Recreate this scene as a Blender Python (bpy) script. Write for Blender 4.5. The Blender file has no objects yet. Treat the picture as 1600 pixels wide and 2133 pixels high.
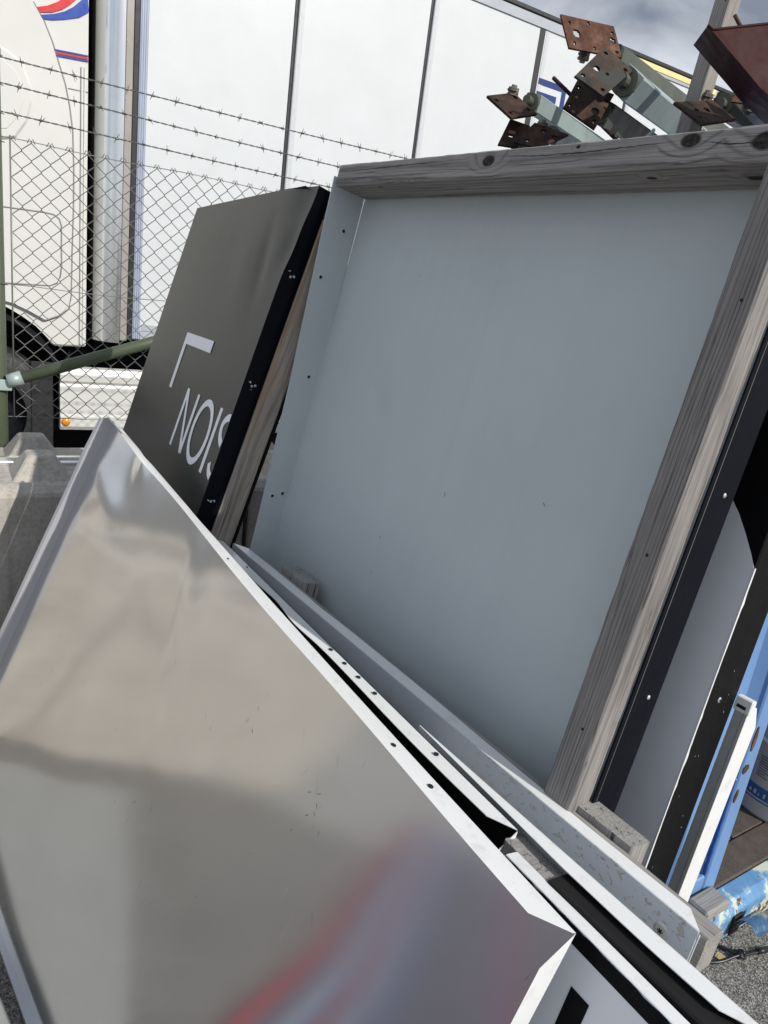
import bpy, bmesh, math, random
from mathutils import Vector as V, Matrix
random.seed(7)
R = math.radians
sc = bpy.context.scene
COL = sc.collection

# ------------------------------------------------------------------ camera
cam_d = bpy.data.cameras.new('camera'); cam = bpy.data.objects.new('camera', cam_d); COL.objects.link(cam)
cam_d.sensor_fit = 'VERTICAL'; cam_d.sensor_height = 36; cam_d.lens = 36*1500/2133
cam_d.clip_start = 0.02; cam_d.clip_end = 3000
_p, _r = R(17.1), R(7.86)
_f = V((0, math.cos(_p), -math.sin(_p))); _u0 = V((0, math.sin(_p), math.cos(_p))); _r0 = V((1, 0, 0))
_right = _r0*math.cos(_r)+_u0*math.sin(_r); _up = -_r0*math.sin(_r)+_u0*math.cos(_r)
cm = Matrix((( _right.x, _up.x, -_f.x, 0), (_right.y, _up.y, -_f.y, 0), (_right.z, _up.z, -_f.z, 1.55), (0, 0, 0, 1)))
cam.matrix_world = cm
sc.camera = cam

# ------------------------------------------------------------------ sky, sun, exposure
SUN_H, SUN_E = 127.5, 33.0            # compass heading (from +Y towards +X) and elevation of the sun
w = bpy.data.worlds.new('World'); sc.world = w; w.use_nodes = True
nt = w.node_tree; nt.nodes.clear()
out = nt.nodes.new('ShaderNodeOutputWorld'); bg = nt.nodes.new('ShaderNodeBackground')
sky = nt.nodes.new('ShaderNodeTexSky'); sky.sky_type = 'NISHITA'; sky.sun_disc = False
sky.sun_elevation = R(SUN_E); sky.sun_rotation = R(SUN_H); sky.air_density = 1.0; sky.dust_density = 1.2
tc = nt.nodes.new('ShaderNodeTexCoord')
mp = nt.nodes.new('ShaderNodeMapping'); mp.inputs['Scale'].default_value = (1, 1, 2.2)
nz = nt.nodes.new('ShaderNodeTexNoise'); nz.inputs['Scale'].default_value = 2.3; nz.inputs['Detail'].default_value = 9; nz.inputs['Roughness'].default_value = 0.55
nz.inputs['Distortion'].default_value = 0.3
n2 = nt.nodes.new('ShaderNodeTexNoise'); n2.inputs['Scale'].default_value = 4.2; n2.inputs['Detail'].default_value = 8; n2.inputs['Distortion'].default_value = 0.5
cr = nt.nodes.new('ShaderNodeValToRGB'); cr.color_ramp.elements[0].position = 0.30; cr.color_ramp.elements[1].position = 0.52
c2 = nt.nodes.new('ShaderNodeValToRGB')
c2.color_ramp.elements[0].position = 0.36; c2.color_ramp.elements[0].color = (1.75, 2.05, 2.6, 1)
c2.color_ramp.elements[1].position = 0.68; c2.color_ramp.elements[1].color = (6.6, 6.9, 7.4, 1)
mx = nt.nodes.new('ShaderNodeMix'); mx.data_type = 'RGBA'
L = nt.links.new
L(tc.outputs['Generated'], mp.inputs['Vector']); L(mp.outputs[0], nz.inputs['Vector']); L(mp.outputs[0], n2.inputs['Vector'])
L(nz.outputs['Fac'], cr.inputs[0]); L(n2.outputs['Fac'], c2.inputs[0])
L(cr.outputs[0], mx.inputs[0]); L(sky.outputs[0], mx.inputs[6]); L(c2.outputs[0], mx.inputs[7])
L(mx.outputs[2], bg.inputs['Color']); bg.inputs['Strength'].default_value = 0.12
L(bg.outputs[0], out.inputs['Surface'])

sd = bpy.data.lights.new('sun', 'SUN'); sd.energy = 3.35; sd.angle = R(0.5); sd.color = (1, 0.955, 0.88)
sun = bpy.data.objects.new('sun', sd); COL.objects.link(sun)
S = V((math.sin(R(SUN_H))*math.cos(R(SUN_E)), math.cos(R(SUN_H))*math.cos(R(SUN_E)), math.sin(R(SUN_E))))
sun.rotation_euler = S.to_track_quat('Z', 'Y').to_euler()
vs = sc.view_settings; vs.view_transform = 'Standard'; vs.look = 'None'; vs.gamma = 1; vs.use_curve_mapping = False
vs.exposure = 0.15

# ------------------------------------------------------------------ materials
def new_mat(name):
    m = bpy.data.materials.new(name); m.use_nodes = True
    t = m.node_tree; b = t.nodes['Principled BSDF']
    return m, t, b
def N(t, kind, **kw):
    n = t.nodes.new(kind)
    for k, v in kw.items():
        if k in n.inputs: n.inputs[k].default_value = v
        else: setattr(n, k, v)
    return n
def ramp(t, src, stops):
    r = t.nodes.new('ShaderNodeValToRGB'); e = r.color_ramp.elements
    while len(e) < len(stops): e.new(0.5)
    for i, (p, c) in enumerate(stops):
        e[i].position = p; e[i].color = (*c, 1) if len(c) == 3 else c
    t.links.new(src, r.inputs[0]); return r.outputs[0]
def mixc(t, f, a, b, mode='MIX'):
    m = t.nodes.new('ShaderNodeMix'); m.data_type = 'RGBA'; m.blend_type = mode
    for s, i in ((f, 0), (a, 6), (b, 7)):
        if isinstance(s, (int, float)): m.inputs[i].default_value = s
        elif isinstance(s, tuple): m.inputs[i].default_value = (*s, 1)
        else: t.links.new(s, m.inputs[i])
    return m.outputs[2]
def coords(t, scale=(1, 1, 1), rot=(0, 0, 0), loc=(0, 0, 0)):
    c = t.nodes.new('ShaderNodeTexCoord'); m = t.nodes.new('ShaderNodeMapping')
    m.inputs['Scale'].default_value = scale; m.inputs['Rotation'].default_value = rot; m.inputs['Location'].default_value = loc
    t.links.new(c.outputs['Object'], m.inputs['Vector']); return m.outputs[0]
def noise(t, vec, scale, detail=4, rough=0.55, dist=0.0):
    n = t.nodes.new('ShaderNodeTexNoise'); n.inputs['Scale'].default_value = scale; n.inputs['Detail'].default_value = detail
    n.inputs['Roughness'].default_value = rough; n.inputs['Distortion'].default_value = dist
    t.links.new(vec, n.inputs['Vector']); return n.outputs['Fac']
def bump(t, b, h, strength=0.2, dist=0.002):
    n = t.nodes.new('ShaderNodeBump'); n.inputs['Strength'].default_value = strength; n.inputs['Distance'].default_value = dist
    t.links.new(h, n.inputs['Height']); t.links.new(n.outputs[0], b.inputs['Normal']); return n

def paint(name, col, rough=0.35, var=0.08, metal=0.0, dirt=None, dirt_amt=0.3, spec=0.5, dscale=9, orange=0.06, rvar=1.0, drip=0.0):
    m, t, b = new_mat(name)
    v = coords(t)
    f = noise(t, v, 3.0, 5, 0.6)
    lo = tuple(c*(1-var) for c in col); hi = tuple(min(1, c*(1+var)) for c in col)
    c = ramp(t, f, [(0.3, lo), (0.7, hi)])
    if dirt:
        f2 = noise(t, v, dscale, 9, 0.68, 0.4)
        k = ramp(t, f2, [(0.56, (0, 0, 0)), (0.74, (dirt_amt,)*3)])
        c = mixc(t, k, c, dirt)
    if drip:                                              # faint vertical water marks and fine handling scratches
        dn = noise(t, coords(t, (26, 26, 0.9)), 1.0, 7, 0.65); kd = ramp(t, dn, [(0.50, (0, 0, 0)), (0.72, (drip*2.2,)*3)]); c = mixc(t, kd, c, tuple(q*0.72 for q in col))
        dn2 = noise(t, coords(t, (34, 34, 1.6), loc=(3, 1, 7)), 1.0, 5, 0.6); kd2 = ramp(t, dn2, [(0.60, (0, 0, 0)), (0.75, (drip*1.6,)*3)]); c = mixc(t, kd2, c, tuple(min(1, q*1.2) for q in col))
    t.links.new(c, b.inputs['Base Color'])
    fr = noise(t, v, 22, 6, 0.7)
    r = ramp(t, fr, [(0.3, (rough*(1-0.25*rvar),)*3), (0.75, (min(1, rough*(1+0.35*rvar)),)*3)])
    t.links.new(r, b.inputs['Roughness']); b.inputs['Metallic'].default_value = metal
    b.inputs['Specular IOR Level'].default_value = spec
    if orange: bump(t, b, noise(t, v, 260, 3), orange, 0.001)
    return m

def wood(name, axis, light=(0.33, 0.31, 0.29), dark=(0.12, 0.112, 0.105), knots=(), ring=34, pith=(0.06, 0.11), warm=None, crack=0.5, rc=1.0):
    """weathered sawn timber, grain along one local axis ('X' or 'Z'); rings make the end grain too"""
    m, t, b = new_mat(name)
    c = t.nodes.new('ShaderNodeTexCoord')
    oi = t.nodes.new('ShaderNodeObjectInfo')
    sx = t.nodes.new('ShaderNodeSeparateXYZ'); t.links.new(c.outputs['Object'], sx.inputs[0])
    lo, a1, a2 = (('X', 'Y', 'Z') if axis == 'X' else ('Z', 'X', 'Y'))
    cb = t.nodes.new('ShaderNodeCombineXYZ')          # x = along, y,z = across
    t.links.new(sx.outputs[lo], cb.inputs[0]); t.links.new(sx.outputs[a1], cb.inputs[1]); t.links.new(sx.outputs[a2], cb.inputs[2])
    base = cb.outputs[0]
    # bend the grain round each knot
    knot_fac = None
    warp = None
    for (kl, k1, k2, kr) in knots:
        d = t.nodes.new('ShaderNodeVectorMath'); d.operation = 'SUBTRACT'; t.links.new(base, d.inputs[0]); d.inputs[1].default_value = (kl, k1, k2)
        s = t.nodes.new('ShaderNodeVectorMath'); s.operation = 'MULTIPLY'; t.links.new(d.outputs[0], s.inputs[0]); s.inputs[1].default_value = (0.62, 1, 1)
        ln = t.nodes.new('ShaderNodeVectorMath'); ln.operation = 'LENGTH'; t.links.new(s.outputs[0], ln.inputs[0])
        mr = t.nodes.new('ShaderNodeMapRange'); mr.inputs[1].default_value = kr*0.55; mr.inputs[2].default_value = kr*3.2; mr.inputs[3].default_value = 1; mr.inputs[4].default_value = 0
        t.links.new(ln.outputs['Value'], mr.inputs[0])
        core = t.nodes.new('ShaderNodeMapRange'); core.inputs[1].default_value = kr*0.8; core.inputs[2].default_value = kr*1.05; core.inputs[3].default_value = 1; core.inputs[4].default_value = 0
        t.links.new(ln.outputs['Value'], core.inputs[0])
        def acc(old, new):
            if old is None: return new
            mm = t.nodes.new('ShaderNodeMath'); mm.operation = 'MAXIMUM'; t.links.new(old, mm.inputs[0]); t.links.new(new, mm.inputs[1]); return mm.outputs[0]
        warp = acc(warp, mr.outputs[0]); knot_fac = acc(knot_fac, core.outputs[0])
    st = t.nodes.new('ShaderNodeVectorMath'); st.operation = 'MULTIPLY'; st.inputs[1].default_value = (0.09, 1, 1); t.links.new(base, st.inputs[0])
    off = t.nodes.new('ShaderNodeVectorMath'); off.operation = 'ADD'; t.links.new(st.outputs[0], off.inputs[0])
    rv = t.nodes.new('ShaderNodeCombineXYZ'); t.links.new(oi.outputs['Random'], rv.inputs[0]); t.links.new(rv.outputs[0], off.inputs[1])
    wv = noise(t, off.outputs[0], 9, 3, 0.5)
    # ring distance from the pith
    py = t.nodes.new('ShaderNodeVectorMath'); py.operation = 'SUBTRACT'; py.inputs[1].default_value = (0, pith[0], pith[1]); t.links.new(base, py.inputs[0])
    pm = t.nodes.new('ShaderNodeVectorMath'); pm.operation = 'MULTIPLY'; pm.inputs[1].default_value = (0.012, 1, 1); t.links.new(py.outputs[0], pm.inputs[0])
    pl = t.nodes.new('ShaderNodeVectorMath'); pl.operation = 'LENGTH'; t.links.new(pm.outputs[0], pl.inputs[0])
    ph = t.nodes.new('ShaderNodeMath'); ph.operation = 'MULTIPLY_ADD'; ph.inputs[1].default_value = 0.05; t.links.new(wv, ph.inputs[0]); t.links.new(pl.outputs['Value'], ph.inputs[2])
    phase = ph.outputs[0]
    if warp is not None:
        q = t.nodes.new('ShaderNodeMath'); q.operation = 'MULTIPLY_ADD'; q.inputs[1].default_value = 0.022; t.links.new(warp, q.inputs[0]); t.links.new(phase, q.inputs[2]); phase = q.outputs[0]
    mu = t.nodes.new('ShaderNodeMath'); mu.operation = 'MULTIPLY'; mu.inputs[1].default_value = ring*6.283*6; t.links.new(phase, mu.inputs[0])
    sn = t.nodes.new('ShaderNodeMath'); sn.operation = 'SINE'; t.links.new(mu.outputs[0], sn.inputs[0])
    rmod = t.nodes.new('ShaderNodeMath'); rmod.operation = 'MULTIPLY'; t.links.new(sn.outputs[0], rmod.inputs[0])
    rvar = noise(t, st.outputs[0], 40, 4, 0.6); rv2 = ramp(t, rvar, [(0.3, (0.35,)*3), (0.7, (1.0,)*3)]); t.links.new(rv2, rmod.inputs[1])
    rg = ramp(t, rmod.outputs[0], [(0.0, (0, 0, 0)), (0.5, (0.3*rc,)*3), (1.0, (rc,)*3)])
    fb = t.nodes.new('ShaderNodeVectorMath'); fb.operation = 'MULTIPLY'; fb.inputs[1].default_value = (0.03, 1, 1); t.links.new(base, fb.inputs[0])
    fibre = noise(t, fb.outputs[0], 420, 5, 0.65)
    blot = noise(t, st.outputs[0], 26, 6, 0.6)
    col = mixc(t, rg, light, dark)
    fc = ramp(t, fibre, [(0.3, (0.55,)*3), (0.62, (1, 1, 1))]); col = mixc(t, 0.75, col, fc, 'MULTIPLY')
    bc = ramp(t, blot, [(0.3, (0.62, 0.62, 0.64)), (0.7, (1.0, 1.0, 1.0))]); col = mixc(t, 0.8, col, bc, 'MULTIPLY')
    if warm:
        wf = ramp(t, noise(t, st.outputs[0], 14, 4, 0.6), [(0.45, (0, 0, 0)), (0.7, (0.8,)*3)]); col = mixc(t, wf, col, warm)
    # drying cracks
    ck = t.nodes.new('ShaderNodeVectorMath'); ck.operation = 'MULTIPLY'; ck.inputs[1].default_value = (0.018, 1, 1); t.links.new(base, ck.inputs[0])
    cn = noise(t, ck.outputs[0], 75, 2, 0.4)
    cf = ramp(t, cn, [(0.487, (0, 0, 0)), (0.497, (crack,)*3), (0.503, (crack,)*3), (0.513, (0, 0, 0))]); col = mixc(t, cf, col, (0.02, 0.018, 0.016))
    if knot_fac is not None:
        kn = noise(t, base, 160, 4, 0.6)
        kc = ramp(t, kn, [(0.35, (0.012, 0.011, 0.01)), (0.65, (0.06, 0.052, 0.045))]); col = mixc(t, knot_fac, col, kc)
    t.links.new(col, b.inputs['Base Color']); b.inputs['Roughness'].default_value = 0.85; b.inputs['Specular IOR Level'].default_value = 0.25
    hsum = mixc(t, 0.5, rg, fc)
    bump(t, b, hsum, 0.30, 0.0012)
    return m

def rust_mat(name, base=(0.13, 0.055, 0.032), dark=(0.035, 0.02, 0.016), light=(0.26, 0.15, 0.11), scale=14, under=None, under_amt=0.5):
    m, t, b = new_mat(name); v = coords(t)
    f = noise(t, v, scale, 10, 0.68, 0.3); g = noise(t, v, scale*5, 8, 0.7)
    c = ramp(t, f, [(0.3, dark), (0.48, base), (0.72, light)])
    k = ramp(t, g, [(0.35, (0.5,)*3), (0.7, (1.1,)*3)]); c = mixc(t, 0.8, c, k, 'MULTIPLY')
    if under:
        h = ramp(t, noise(t, v, scale*0.55, 8, 0.62), [(0.46, (0, 0, 0)), (0.56, (under_amt,)*3)]); c = mixc(t, h, c, under)
    t.links.new(c, b.inputs['Base Color']); b.inputs['Roughness'].default_value = 0.8; b.inputs['Specular IOR Level'].default_value = 0.3
    bump(t, b, g, 0.5, 0.001); return m

def peel_mat(name):                                    # blue paint flaking off rusty steel over a pale older coat
    m, t, b = new_mat(name); v = coords(t)
    f = noise(t, v, 9, 12, 0.66, 0.3); g = noise(t, v, 11, 13, 0.68, 0.2); h = noise(t, v, 50, 6, 0.7)
    blue = ramp(t, f, [(0.3, (0.07, 0.20, 0.42)), (0.6, (0.17, 0.36, 0.56))])
    pale = mixc(t, ramp(t, f, [(0.50, (0, 0, 0)), (0.54, (1, 1, 1))]), blue, (0.55, 0.60, 0.50))
    rust = ramp(t, h, [(0.3, (0.05, 0.025, 0.016)), (0.7, (0.19, 0.085, 0.045))])
    c = mixc(t, ramp(t, g, [(0.56, (0, 0, 0)), (0.575, (1, 1, 1))]), pale, rust)
    t.links.new(c, b.inputs['Base Color']); b.inputs['Roughness'].default_value = 0.55; bump(t, b, g, 0.6, 0.003); return m

M = {}
M['white'] = paint('white_coated_steel', (0.79, 0.80, 0.80), 0.35, 0.03, dirt=(0.40, 0.39, 0.36), dirt_amt=0.42, dscale=26)
M['grey_inside'] = paint('grey_primer_steel', (0.535, 0.585, 0.597), 0.40, 0.035, dirt=(0.40, 0.43, 0.43), dirt_amt=0.16, dscale=5, rvar=0.5, drip=0.045)
M['dark_face'] = paint('charcoal_film', (0.018, 0.0195, 0.018), 0.38, 0.02, orange=0, rvar=0.12, spec=0.38)
M['navy'] = paint('navy_black_paint', (0.004, 0.005, 0.009), 0.55, 0.15, dirt=(0.03, 0.03, 0.035), dirt_amt=0.10, dscale=16, spec=0.10)
M['black'] = paint('black_paint', (0.005, 0.005, 0.006), 0.55, 0.1, spec=0.15)
M['letter'] = paint('white_vinyl', (0.88, 0.88, 0.92), 0.4, 0.03)
M['lavender'] = paint('white_print', (0.88, 0.89, 0.93), 0.38, 0.03)
M['screw'] = paint('zinc_screw', (0.6, 0.6, 0.58), 0.3, 0.1, metal=1.0)
M['hole'] = paint('hole_dark', (0.01, 0.01, 0.01), 0.8, 0.0, orange=0)
M['galv'] = paint('galvanised_steel', (0.38, 0.46, 0.45), 0.5, 0.25, metal=0.25, dirt=(0.25, 0.16, 0.10), dirt_amt=0.5, dscale=7)
M['galv_dark'] = paint('weathered_galvanised_steel', (0.13, 0.14, 0.11), 0.5, 0.3, metal=0.4, dirt=(0.12, 0.07, 0.04), dirt_amt=0.6, dscale=7)
M['wire'] = paint('fence_wire', (0.21, 0.215, 0.205), 0.5, 0.3, metal=0.4, orange=0)
M['barb'] = paint('barbed_wire_steel', (0.16, 0.155, 0.14), 0.55, 0.25, metal=0.5, orange=0)
M['green'] = paint('green_paint', (0.085, 0.105, 0.062), 0.45, 0.12, dirt=(0.05, 0.05, 0.035), dirt_amt=0.5)
M['cab'] = paint('white_truck_paint', (0.67, 0.67, 0.64), 0.22, 0.03, dirt=(0.6, 0.57, 0.5), dirt_amt=0.15, dscale=2, orange=0.02)
M['trailer'] = paint('white_trailer_panel', (0.645, 0.67, 0.69), 0.3, 0.03, orange=0.0, rvar=0.3, dirt=(0.57, 0.585, 0.60), dirt_amt=0.45, dscale=1.5)
M['strip'] = paint('grey_white_strip', (0.56, 0.585, 0.61), 0.35, 0.03, orange=0)
M['seam'] = paint('seam_black', (0.015, 0.015, 0.018), 0.5, 0.1)
M['seam_grey'] = paint('shut_line_grey', (0.28, 0.28, 0.28), 0.5, 0.05, orange=0)
M['rail_grey'] = paint('grey_rail', (0.42, 0.45, 0.49), 0.35, 0.06)
M['bluegrey'] = paint('blue_grey_profile', (0.36, 0.41, 0.52), 0.35, 0.06)
M['beige'] = paint('dirty_beige_profile', (0.34, 0.315, 0.29), 0.4, 0.12, dirt=(0.2, 0.17, 0.14), dirt_amt=0.5)
M['alu'] = paint('bright_aluminium', (0.90, 0.91, 0.92), 0.20, 0.05, metal=0.92, orange=0, rvar=0.2)
M['alu_dull'] = paint('dull_aluminium', (0.52, 0.53, 0.53), 0.45, 0.08, metal=0.4, dirt=(0.3, 0.3, 0.29), dirt_amt=0.4)
M['red_stripe'] = paint('red_film', (0.62, 0.03, 0.035), 0.3, 0.05)
M['blue_stripe'] = paint('blue_film', (0.02, 0.065, 0.36), 0.3, 0.05)
M['logo'] = paint('navy_film', (0.02, 0.045, 0.18), 0.3, 0.05)
M['yellow'] = paint('pale_yellow_reflection', (0.85, 0.70, 0.32), 0.4, 0.12)
M['rubber'] = paint('black_rubber', (0.016, 0.017, 0.019), 0.6, 0.2, dirt=(0.08, 0.075, 0.07), dirt_amt=0.35)
M['plastic'] = paint('dark_plastic', (0.007, 0.008, 0.010), 0.6, 0.2, spec=0.2)
M['amber'] = paint('amber_lens', (0.95, 0.30, 0.02), 0.15, 0.1, orange=0)
M['blue'] = paint('blue_container_paint', (0.16, 0.29, 0.54), 0.4, 0.12, dirt=(0.26, 0.38, 0.55), dirt_amt=0.4, dscale=6)
M['blue_deep'] = paint('deep_blue_paint', (0.02, 0.09, 0.36), 0.4, 0.12)
M['peel'] = peel_mat('peeling_blue_paint')
M['rust'] = rust_mat('rusty_steel')
M['rust_dark'] = rust_mat('dark_rusty_steel', (0.05, 0.026, 0.018), (0.014, 0.010, 0.009), (0.13, 0.07, 0.045))
M['rust_grey'] = rust_mat('grey_steel_with_rust', (0.075, 0.05, 0.035), (0.03, 0.03, 0.028), (0.14, 0.09, 0.06), under=(0.045, 0.052, 0.050), under_amt=0.95)
M['flake'] = rust_mat('flaking_zinc', (0.22, 0.20, 0.17), (0.10, 0.08, 0.06), (0.38, 0.36, 0.33), scale=40)
M['oxide'] = paint('red_oxide_paint', (0.052, 0.015, 0.014), 0.6, 0.12, dirt=(0.03, 0.012, 0.011), dirt_amt=0.5, spec=0.2)
M['wood_beam'] = wood('weathered_beam', 'X', light=(0.42, 0.395, 0.375), dark=(0.19, 0.175, 0.163), rc=1.0, knots=((-0.505, 0.0, 1.821, 0.0105), (-0.098, 0.0, 1.827, 0.0105), (0.012, 0.0, 1.819, 0.013), (-0.17, 0.036, 1.7925, 0.006), (-0.015, 0.051, 1.7925, 0.008), (-0.86, 0.02, 1.7925, 0.004), (-0.30, 0.0, 1.832, 0.003)), pith=(0.10, 1.74), ring=13)
M['wood_post'] = wood('weathered_post', 'Z', pith=(0.16, 0.03), ring=34, light=(0.33, 0.31, 0.295), dark=(0.12, 0.112, 0.105), rc=1.0)
M['wood_x'] = wood('weathered_timber_x', 'X', light=(0.42, 0.40, 0.375), dark=(0.24, 0.225, 0.21), pith=(0.06, 0.2), rc=0.6)
M['wood_z'] = wood('weathered_timber_z', 'Z', light=(0.42, 0.405, 0.385), dark=(0.25, 0.24, 0.228), pith=(-0.03, 0.09), crack=0.95, ring=24, rc=0.45)
M['wood_old'] = wood('old_brown_timber', 'Z', light=(0.52, 0.46, 0.39), dark=(0.30, 0.26, 0.22), warm=(0.30, 0.18, 0.10), pith=(0.3, 0.2), ring=20)
M['wood_black'] = wood('black_stained_timber', 'X', light=(0.016, 0.016, 0.017), dark=(0.005, 0.005, 0.006), pith=(0.05, 0.1), ring=14, knots=((-0.13, -0.05, -0.05, 0.006),))
M['plank'] = wood('dirty_floor_plank', 'Z', light=(0.15, 0.125, 0.105), dark=(0.075, 0.062, 0.052), pith=(0.3, 0.4))
M['bucket'] = paint('white_bucket_plastic', (0.66, 0.67, 0.68), 0.4, 0.05, dirt=(0.4, 0.38, 0.35), dirt_amt=0.4)
M['bucket_blue'] = paint('blue_label', (0.04, 0.15, 0.38), 0.4, 0.1)
M['print'] = paint('dark_print', (0.12, 0.13, 0.16), 0.5, 0.05, orange=0)
M['cable'] = paint('black_cable', (0.012, 0.012, 0.013), 0.4, 0.1, orange=0)
M['leaf'] = paint('dry_leaf', (0.42, 0.32, 0.14), 0.7, 0.2)
M['scratch'] = paint('scratch_dark', (0.12, 0.115, 0.11), 0.6, 0.2, orange=0)
M['chip'] = paint('scratch_bright', (0.75, 0.75, 0.76), 0.4, 0.1, orange=0)

def silver_mat():
    m, t, b = new_mat('silver_sheet'); v = coords(t)
    f = noise(t, v, 2.0, 6, 0.6)
    c = ramp(t, f, [(0.3, (0.70, 0.70, 0.69)), (0.7, (0.77, 0.77, 0.765))])
    fine = noise(t, coords(t, (300, 300, 8)), 4, 4, 0.6)
    t.links.new(c, b.inputs['Base Color']); b.inputs['Metallic'].default_value = 0.9
    r = ramp(t, noise(t, v, 6, 6, 0.65), [(0.3, (0.11,)*3), (0.55, (0.135,)*3), (0.75, (0.175,)*3)]); t.links.new(r, b.inputs['Roughness'])
    bump(t, b, fine, 0.03, 0.0005); return m
M['silver'] = silver_mat()

def worn_face_mat():                                   # grey sign face with torn glue patches towards its right end
    m, t, b = new_mat('worn_grey_face'); v = coords(t)
    f = noise(t, v, 3, 5, 0.6); c = ramp(t, f, [(0.3, (0.54, 0.57, 0.60)), (0.7, (0.62, 0.65, 0.68))])
    g = noise(t, coords(t, (1, 1, 1.3)), 78, 4, 0.5, 0.5)
    s = t.nodes.new('ShaderNodeSeparateXYZ'); t.links.new(coords(t), s.inputs[0])
    mr = t.nodes.new('ShaderNodeMapRange'); mr.inputs[1].default_value = -0.55; mr.inputs[2].default_value = -0.12; mr.inputs[3].default_value = 0.0; mr.inputs[4].default_value = 1.0
    t.links.new(s.outputs['X'], mr.inputs[0])
    k = ramp(t, g, [(0.595, (0, 0, 0)), (0.612, (1, 1, 1))])
    k2 = ramp(t, g, [(0.60, (0.20, 0.19, 0.17)), (0.64, (0.48, 0.46, 0.41))])
    mu = t.nodes.new('ShaderNodeMath'); mu.operation = 'MULTIPLY'; t.links.new(k, mu.inputs[0]); t.links.new(mr.outputs[0], mu.inputs[1])
    c = mixc(t, mu.outputs[0], c, k2); t.links.new(c, b.inputs['Base Color']); b.inputs['Roughness'].default_value = 0.42
    bump(t, b, k, 0.4, 0.0006); return m
M['worn'] = worn_face_mat()

def concrete_mat():
    m, t, b = new_mat('cast_concrete'); v = coords(t)
    f = noise(t, v, 5, 9, 0.65); g = noise(t, v, 60, 6, 0.7); st = noise(t, coords(t, (22, 22, 2.0)), 1.0, 5, 0.6)
    c = ramp(t, f, [(0.3, (0.36, 0.335, 0.295)), (0.7, (0.53, 0.50, 0.45))])
    c = mixc(t, ramp(t, g, [(0.3, (0.55,)*3), (0.55, (0.0,)*3)]), c, (0.2, 0.185, 0.165))
    c = mixc(t, ramp(t, st, [(0.52, (0, 0, 0)), (0.72, (0.45,)*3)]), c, (0.19, 0.175, 0.155))
    pits = noise(t, v, 130, 2, 0.5); c = mixc(t, ramp(t, pits, [(0.70, (0, 0, 0)), (0.74, (0.8,)*3)]), c, (0.1, 0.09, 0.08))
    t.links.new(c, b.inputs['Base Color']); b.inputs['Roughness'].default_value = 0.9; bump(t, b, g, 0.5, 0.003); return m
M['concrete'] = concrete_mat()

def ground_mat():
    m, t, b = new_mat('gritty_asphalt'); v = coords(t)
    vo = t.nodes.new('ShaderNodeTexVoronoi'); vo.inputs['Scale'].default_value = 260; t.links.new(v, vo.inputs['Vector'])
    sp = ramp(t, vo.outputs['Color'], [(0.2, (0.07, 0.065, 0.06)), (0.5, (0.19, 0.18, 0.165)), (0.85, (0.42, 0.40, 0.37))])
    f = noise(t, v, 1.3, 8, 0.6); k = ramp(t, f, [(0.3, (0.8,)*3), (0.7, (1.1,)*3)])
    c = mixc(t, 1.0, sp, k, 'MULTIPLY'); d = noise(t, v, 12, 8, 0.7)
    c = mixc(t, ramp(t, d, [(0.6, (0, 0, 0)), (0.75, (0.5,)*3)]), c, (0.10, 0.075, 0.055))
    t.links.new(c, b.inputs['Base Color']); b.inputs['Roughness'].default_value = 0.9
    bump(t, b, vo.outputs['Distance'], 0.7, 0.003); return m
M['ground'] = ground_mat()

# ------------------------------------------------------------------ mesh helpers
def tag(o, label=None, cat=None, group=None, kind=None):
    if label: o['label'] = label
    if cat: o['category'] = cat
    if group: o['group'] = group
    if kind: o['kind'] = kind
    return o
def thing(name, label, cat, mw, group=None):
    o = bpy.data.objects.new(name, None); COL.objects.link(o); o.empty_display_size = 0.1
    o.matrix_world = mw
    return tag(o, label, cat, group)
def link(name, me, mat, parent):
    o = bpy.data.objects.new(name, me); COL.objects.link(o)
    if mat is not None and not me.materials: me.materials.append(mat)
    if parent is not None: o.parent = parent
    return o
def from_bm(name, bm, mat, parent, smooth=False):
    bmesh.ops.recalc_face_normals(bm, faces=bm.faces)
    me = bpy.data.meshes.new(name); bm.to_mesh(me); bm.free()
    if smooth:
        for p in me.polygons: p.use_smooth = True
    return link(name, me, mat, parent)
def poly_me(name, verts, faces, mat, parent, smooth=False):
    me = bpy.data.meshes.new(name); me.from_pydata([tuple(v) for v in verts], [], faces); me.update()
    if smooth:
        for p in me.polygons: p.use_smooth = True
    return link(name, me, mat, parent)
def bev(bm, width, seg=1):
    if width > 0:
        bmesh.ops.bevel(bm, geom=list(bm.edges), offset=width, segments=seg, affect='EDGES', profile=0.5)
def box(name, lo, hi, mat, parent, bevel=0.0, seg=1):
    bm = bmesh.new(); bmesh.ops.create_cube(bm, size=1)
    for v in bm.verts:
        v.co = V([lo[i]+(v.co[i]+0.5)*(hi[i]-lo[i]) for i in range(3)])
    bev(bm, bevel, seg)
    return from_bm(name, bm, mat, parent)
def slab(name, pts, thick, mat, parent, bevel=0.0, smooth=False):
    """planar outline pts (3-D) given a thickness vector"""
    bm = bmesh.new(); th = V(thick)
    a = [bm.verts.new(V(p)) for p in pts]; b = [bm.verts.new(V(p)+th) for p in pts]
    bm.faces.new(a); bm.faces.new(b[::-1]); n = len(pts)
    for i in range(n): bm.faces.new((a[i], a[(i+1) % n], b[(i+1) % n], b[i]))
    bev(bm, bevel)
    return from_bm(name, bm, mat, parent, smooth)
def xz(pts, y): return [(p[0], y, p[1]) for p in pts]
def frame_of(d):
    d = d.normalized(); up = V((0, 0, 1)) if abs(d.z) < 0.95 else V((1, 0, 0))
    a = d.cross(up).normalized(); return a, d.cross(a).normalized()
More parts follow.
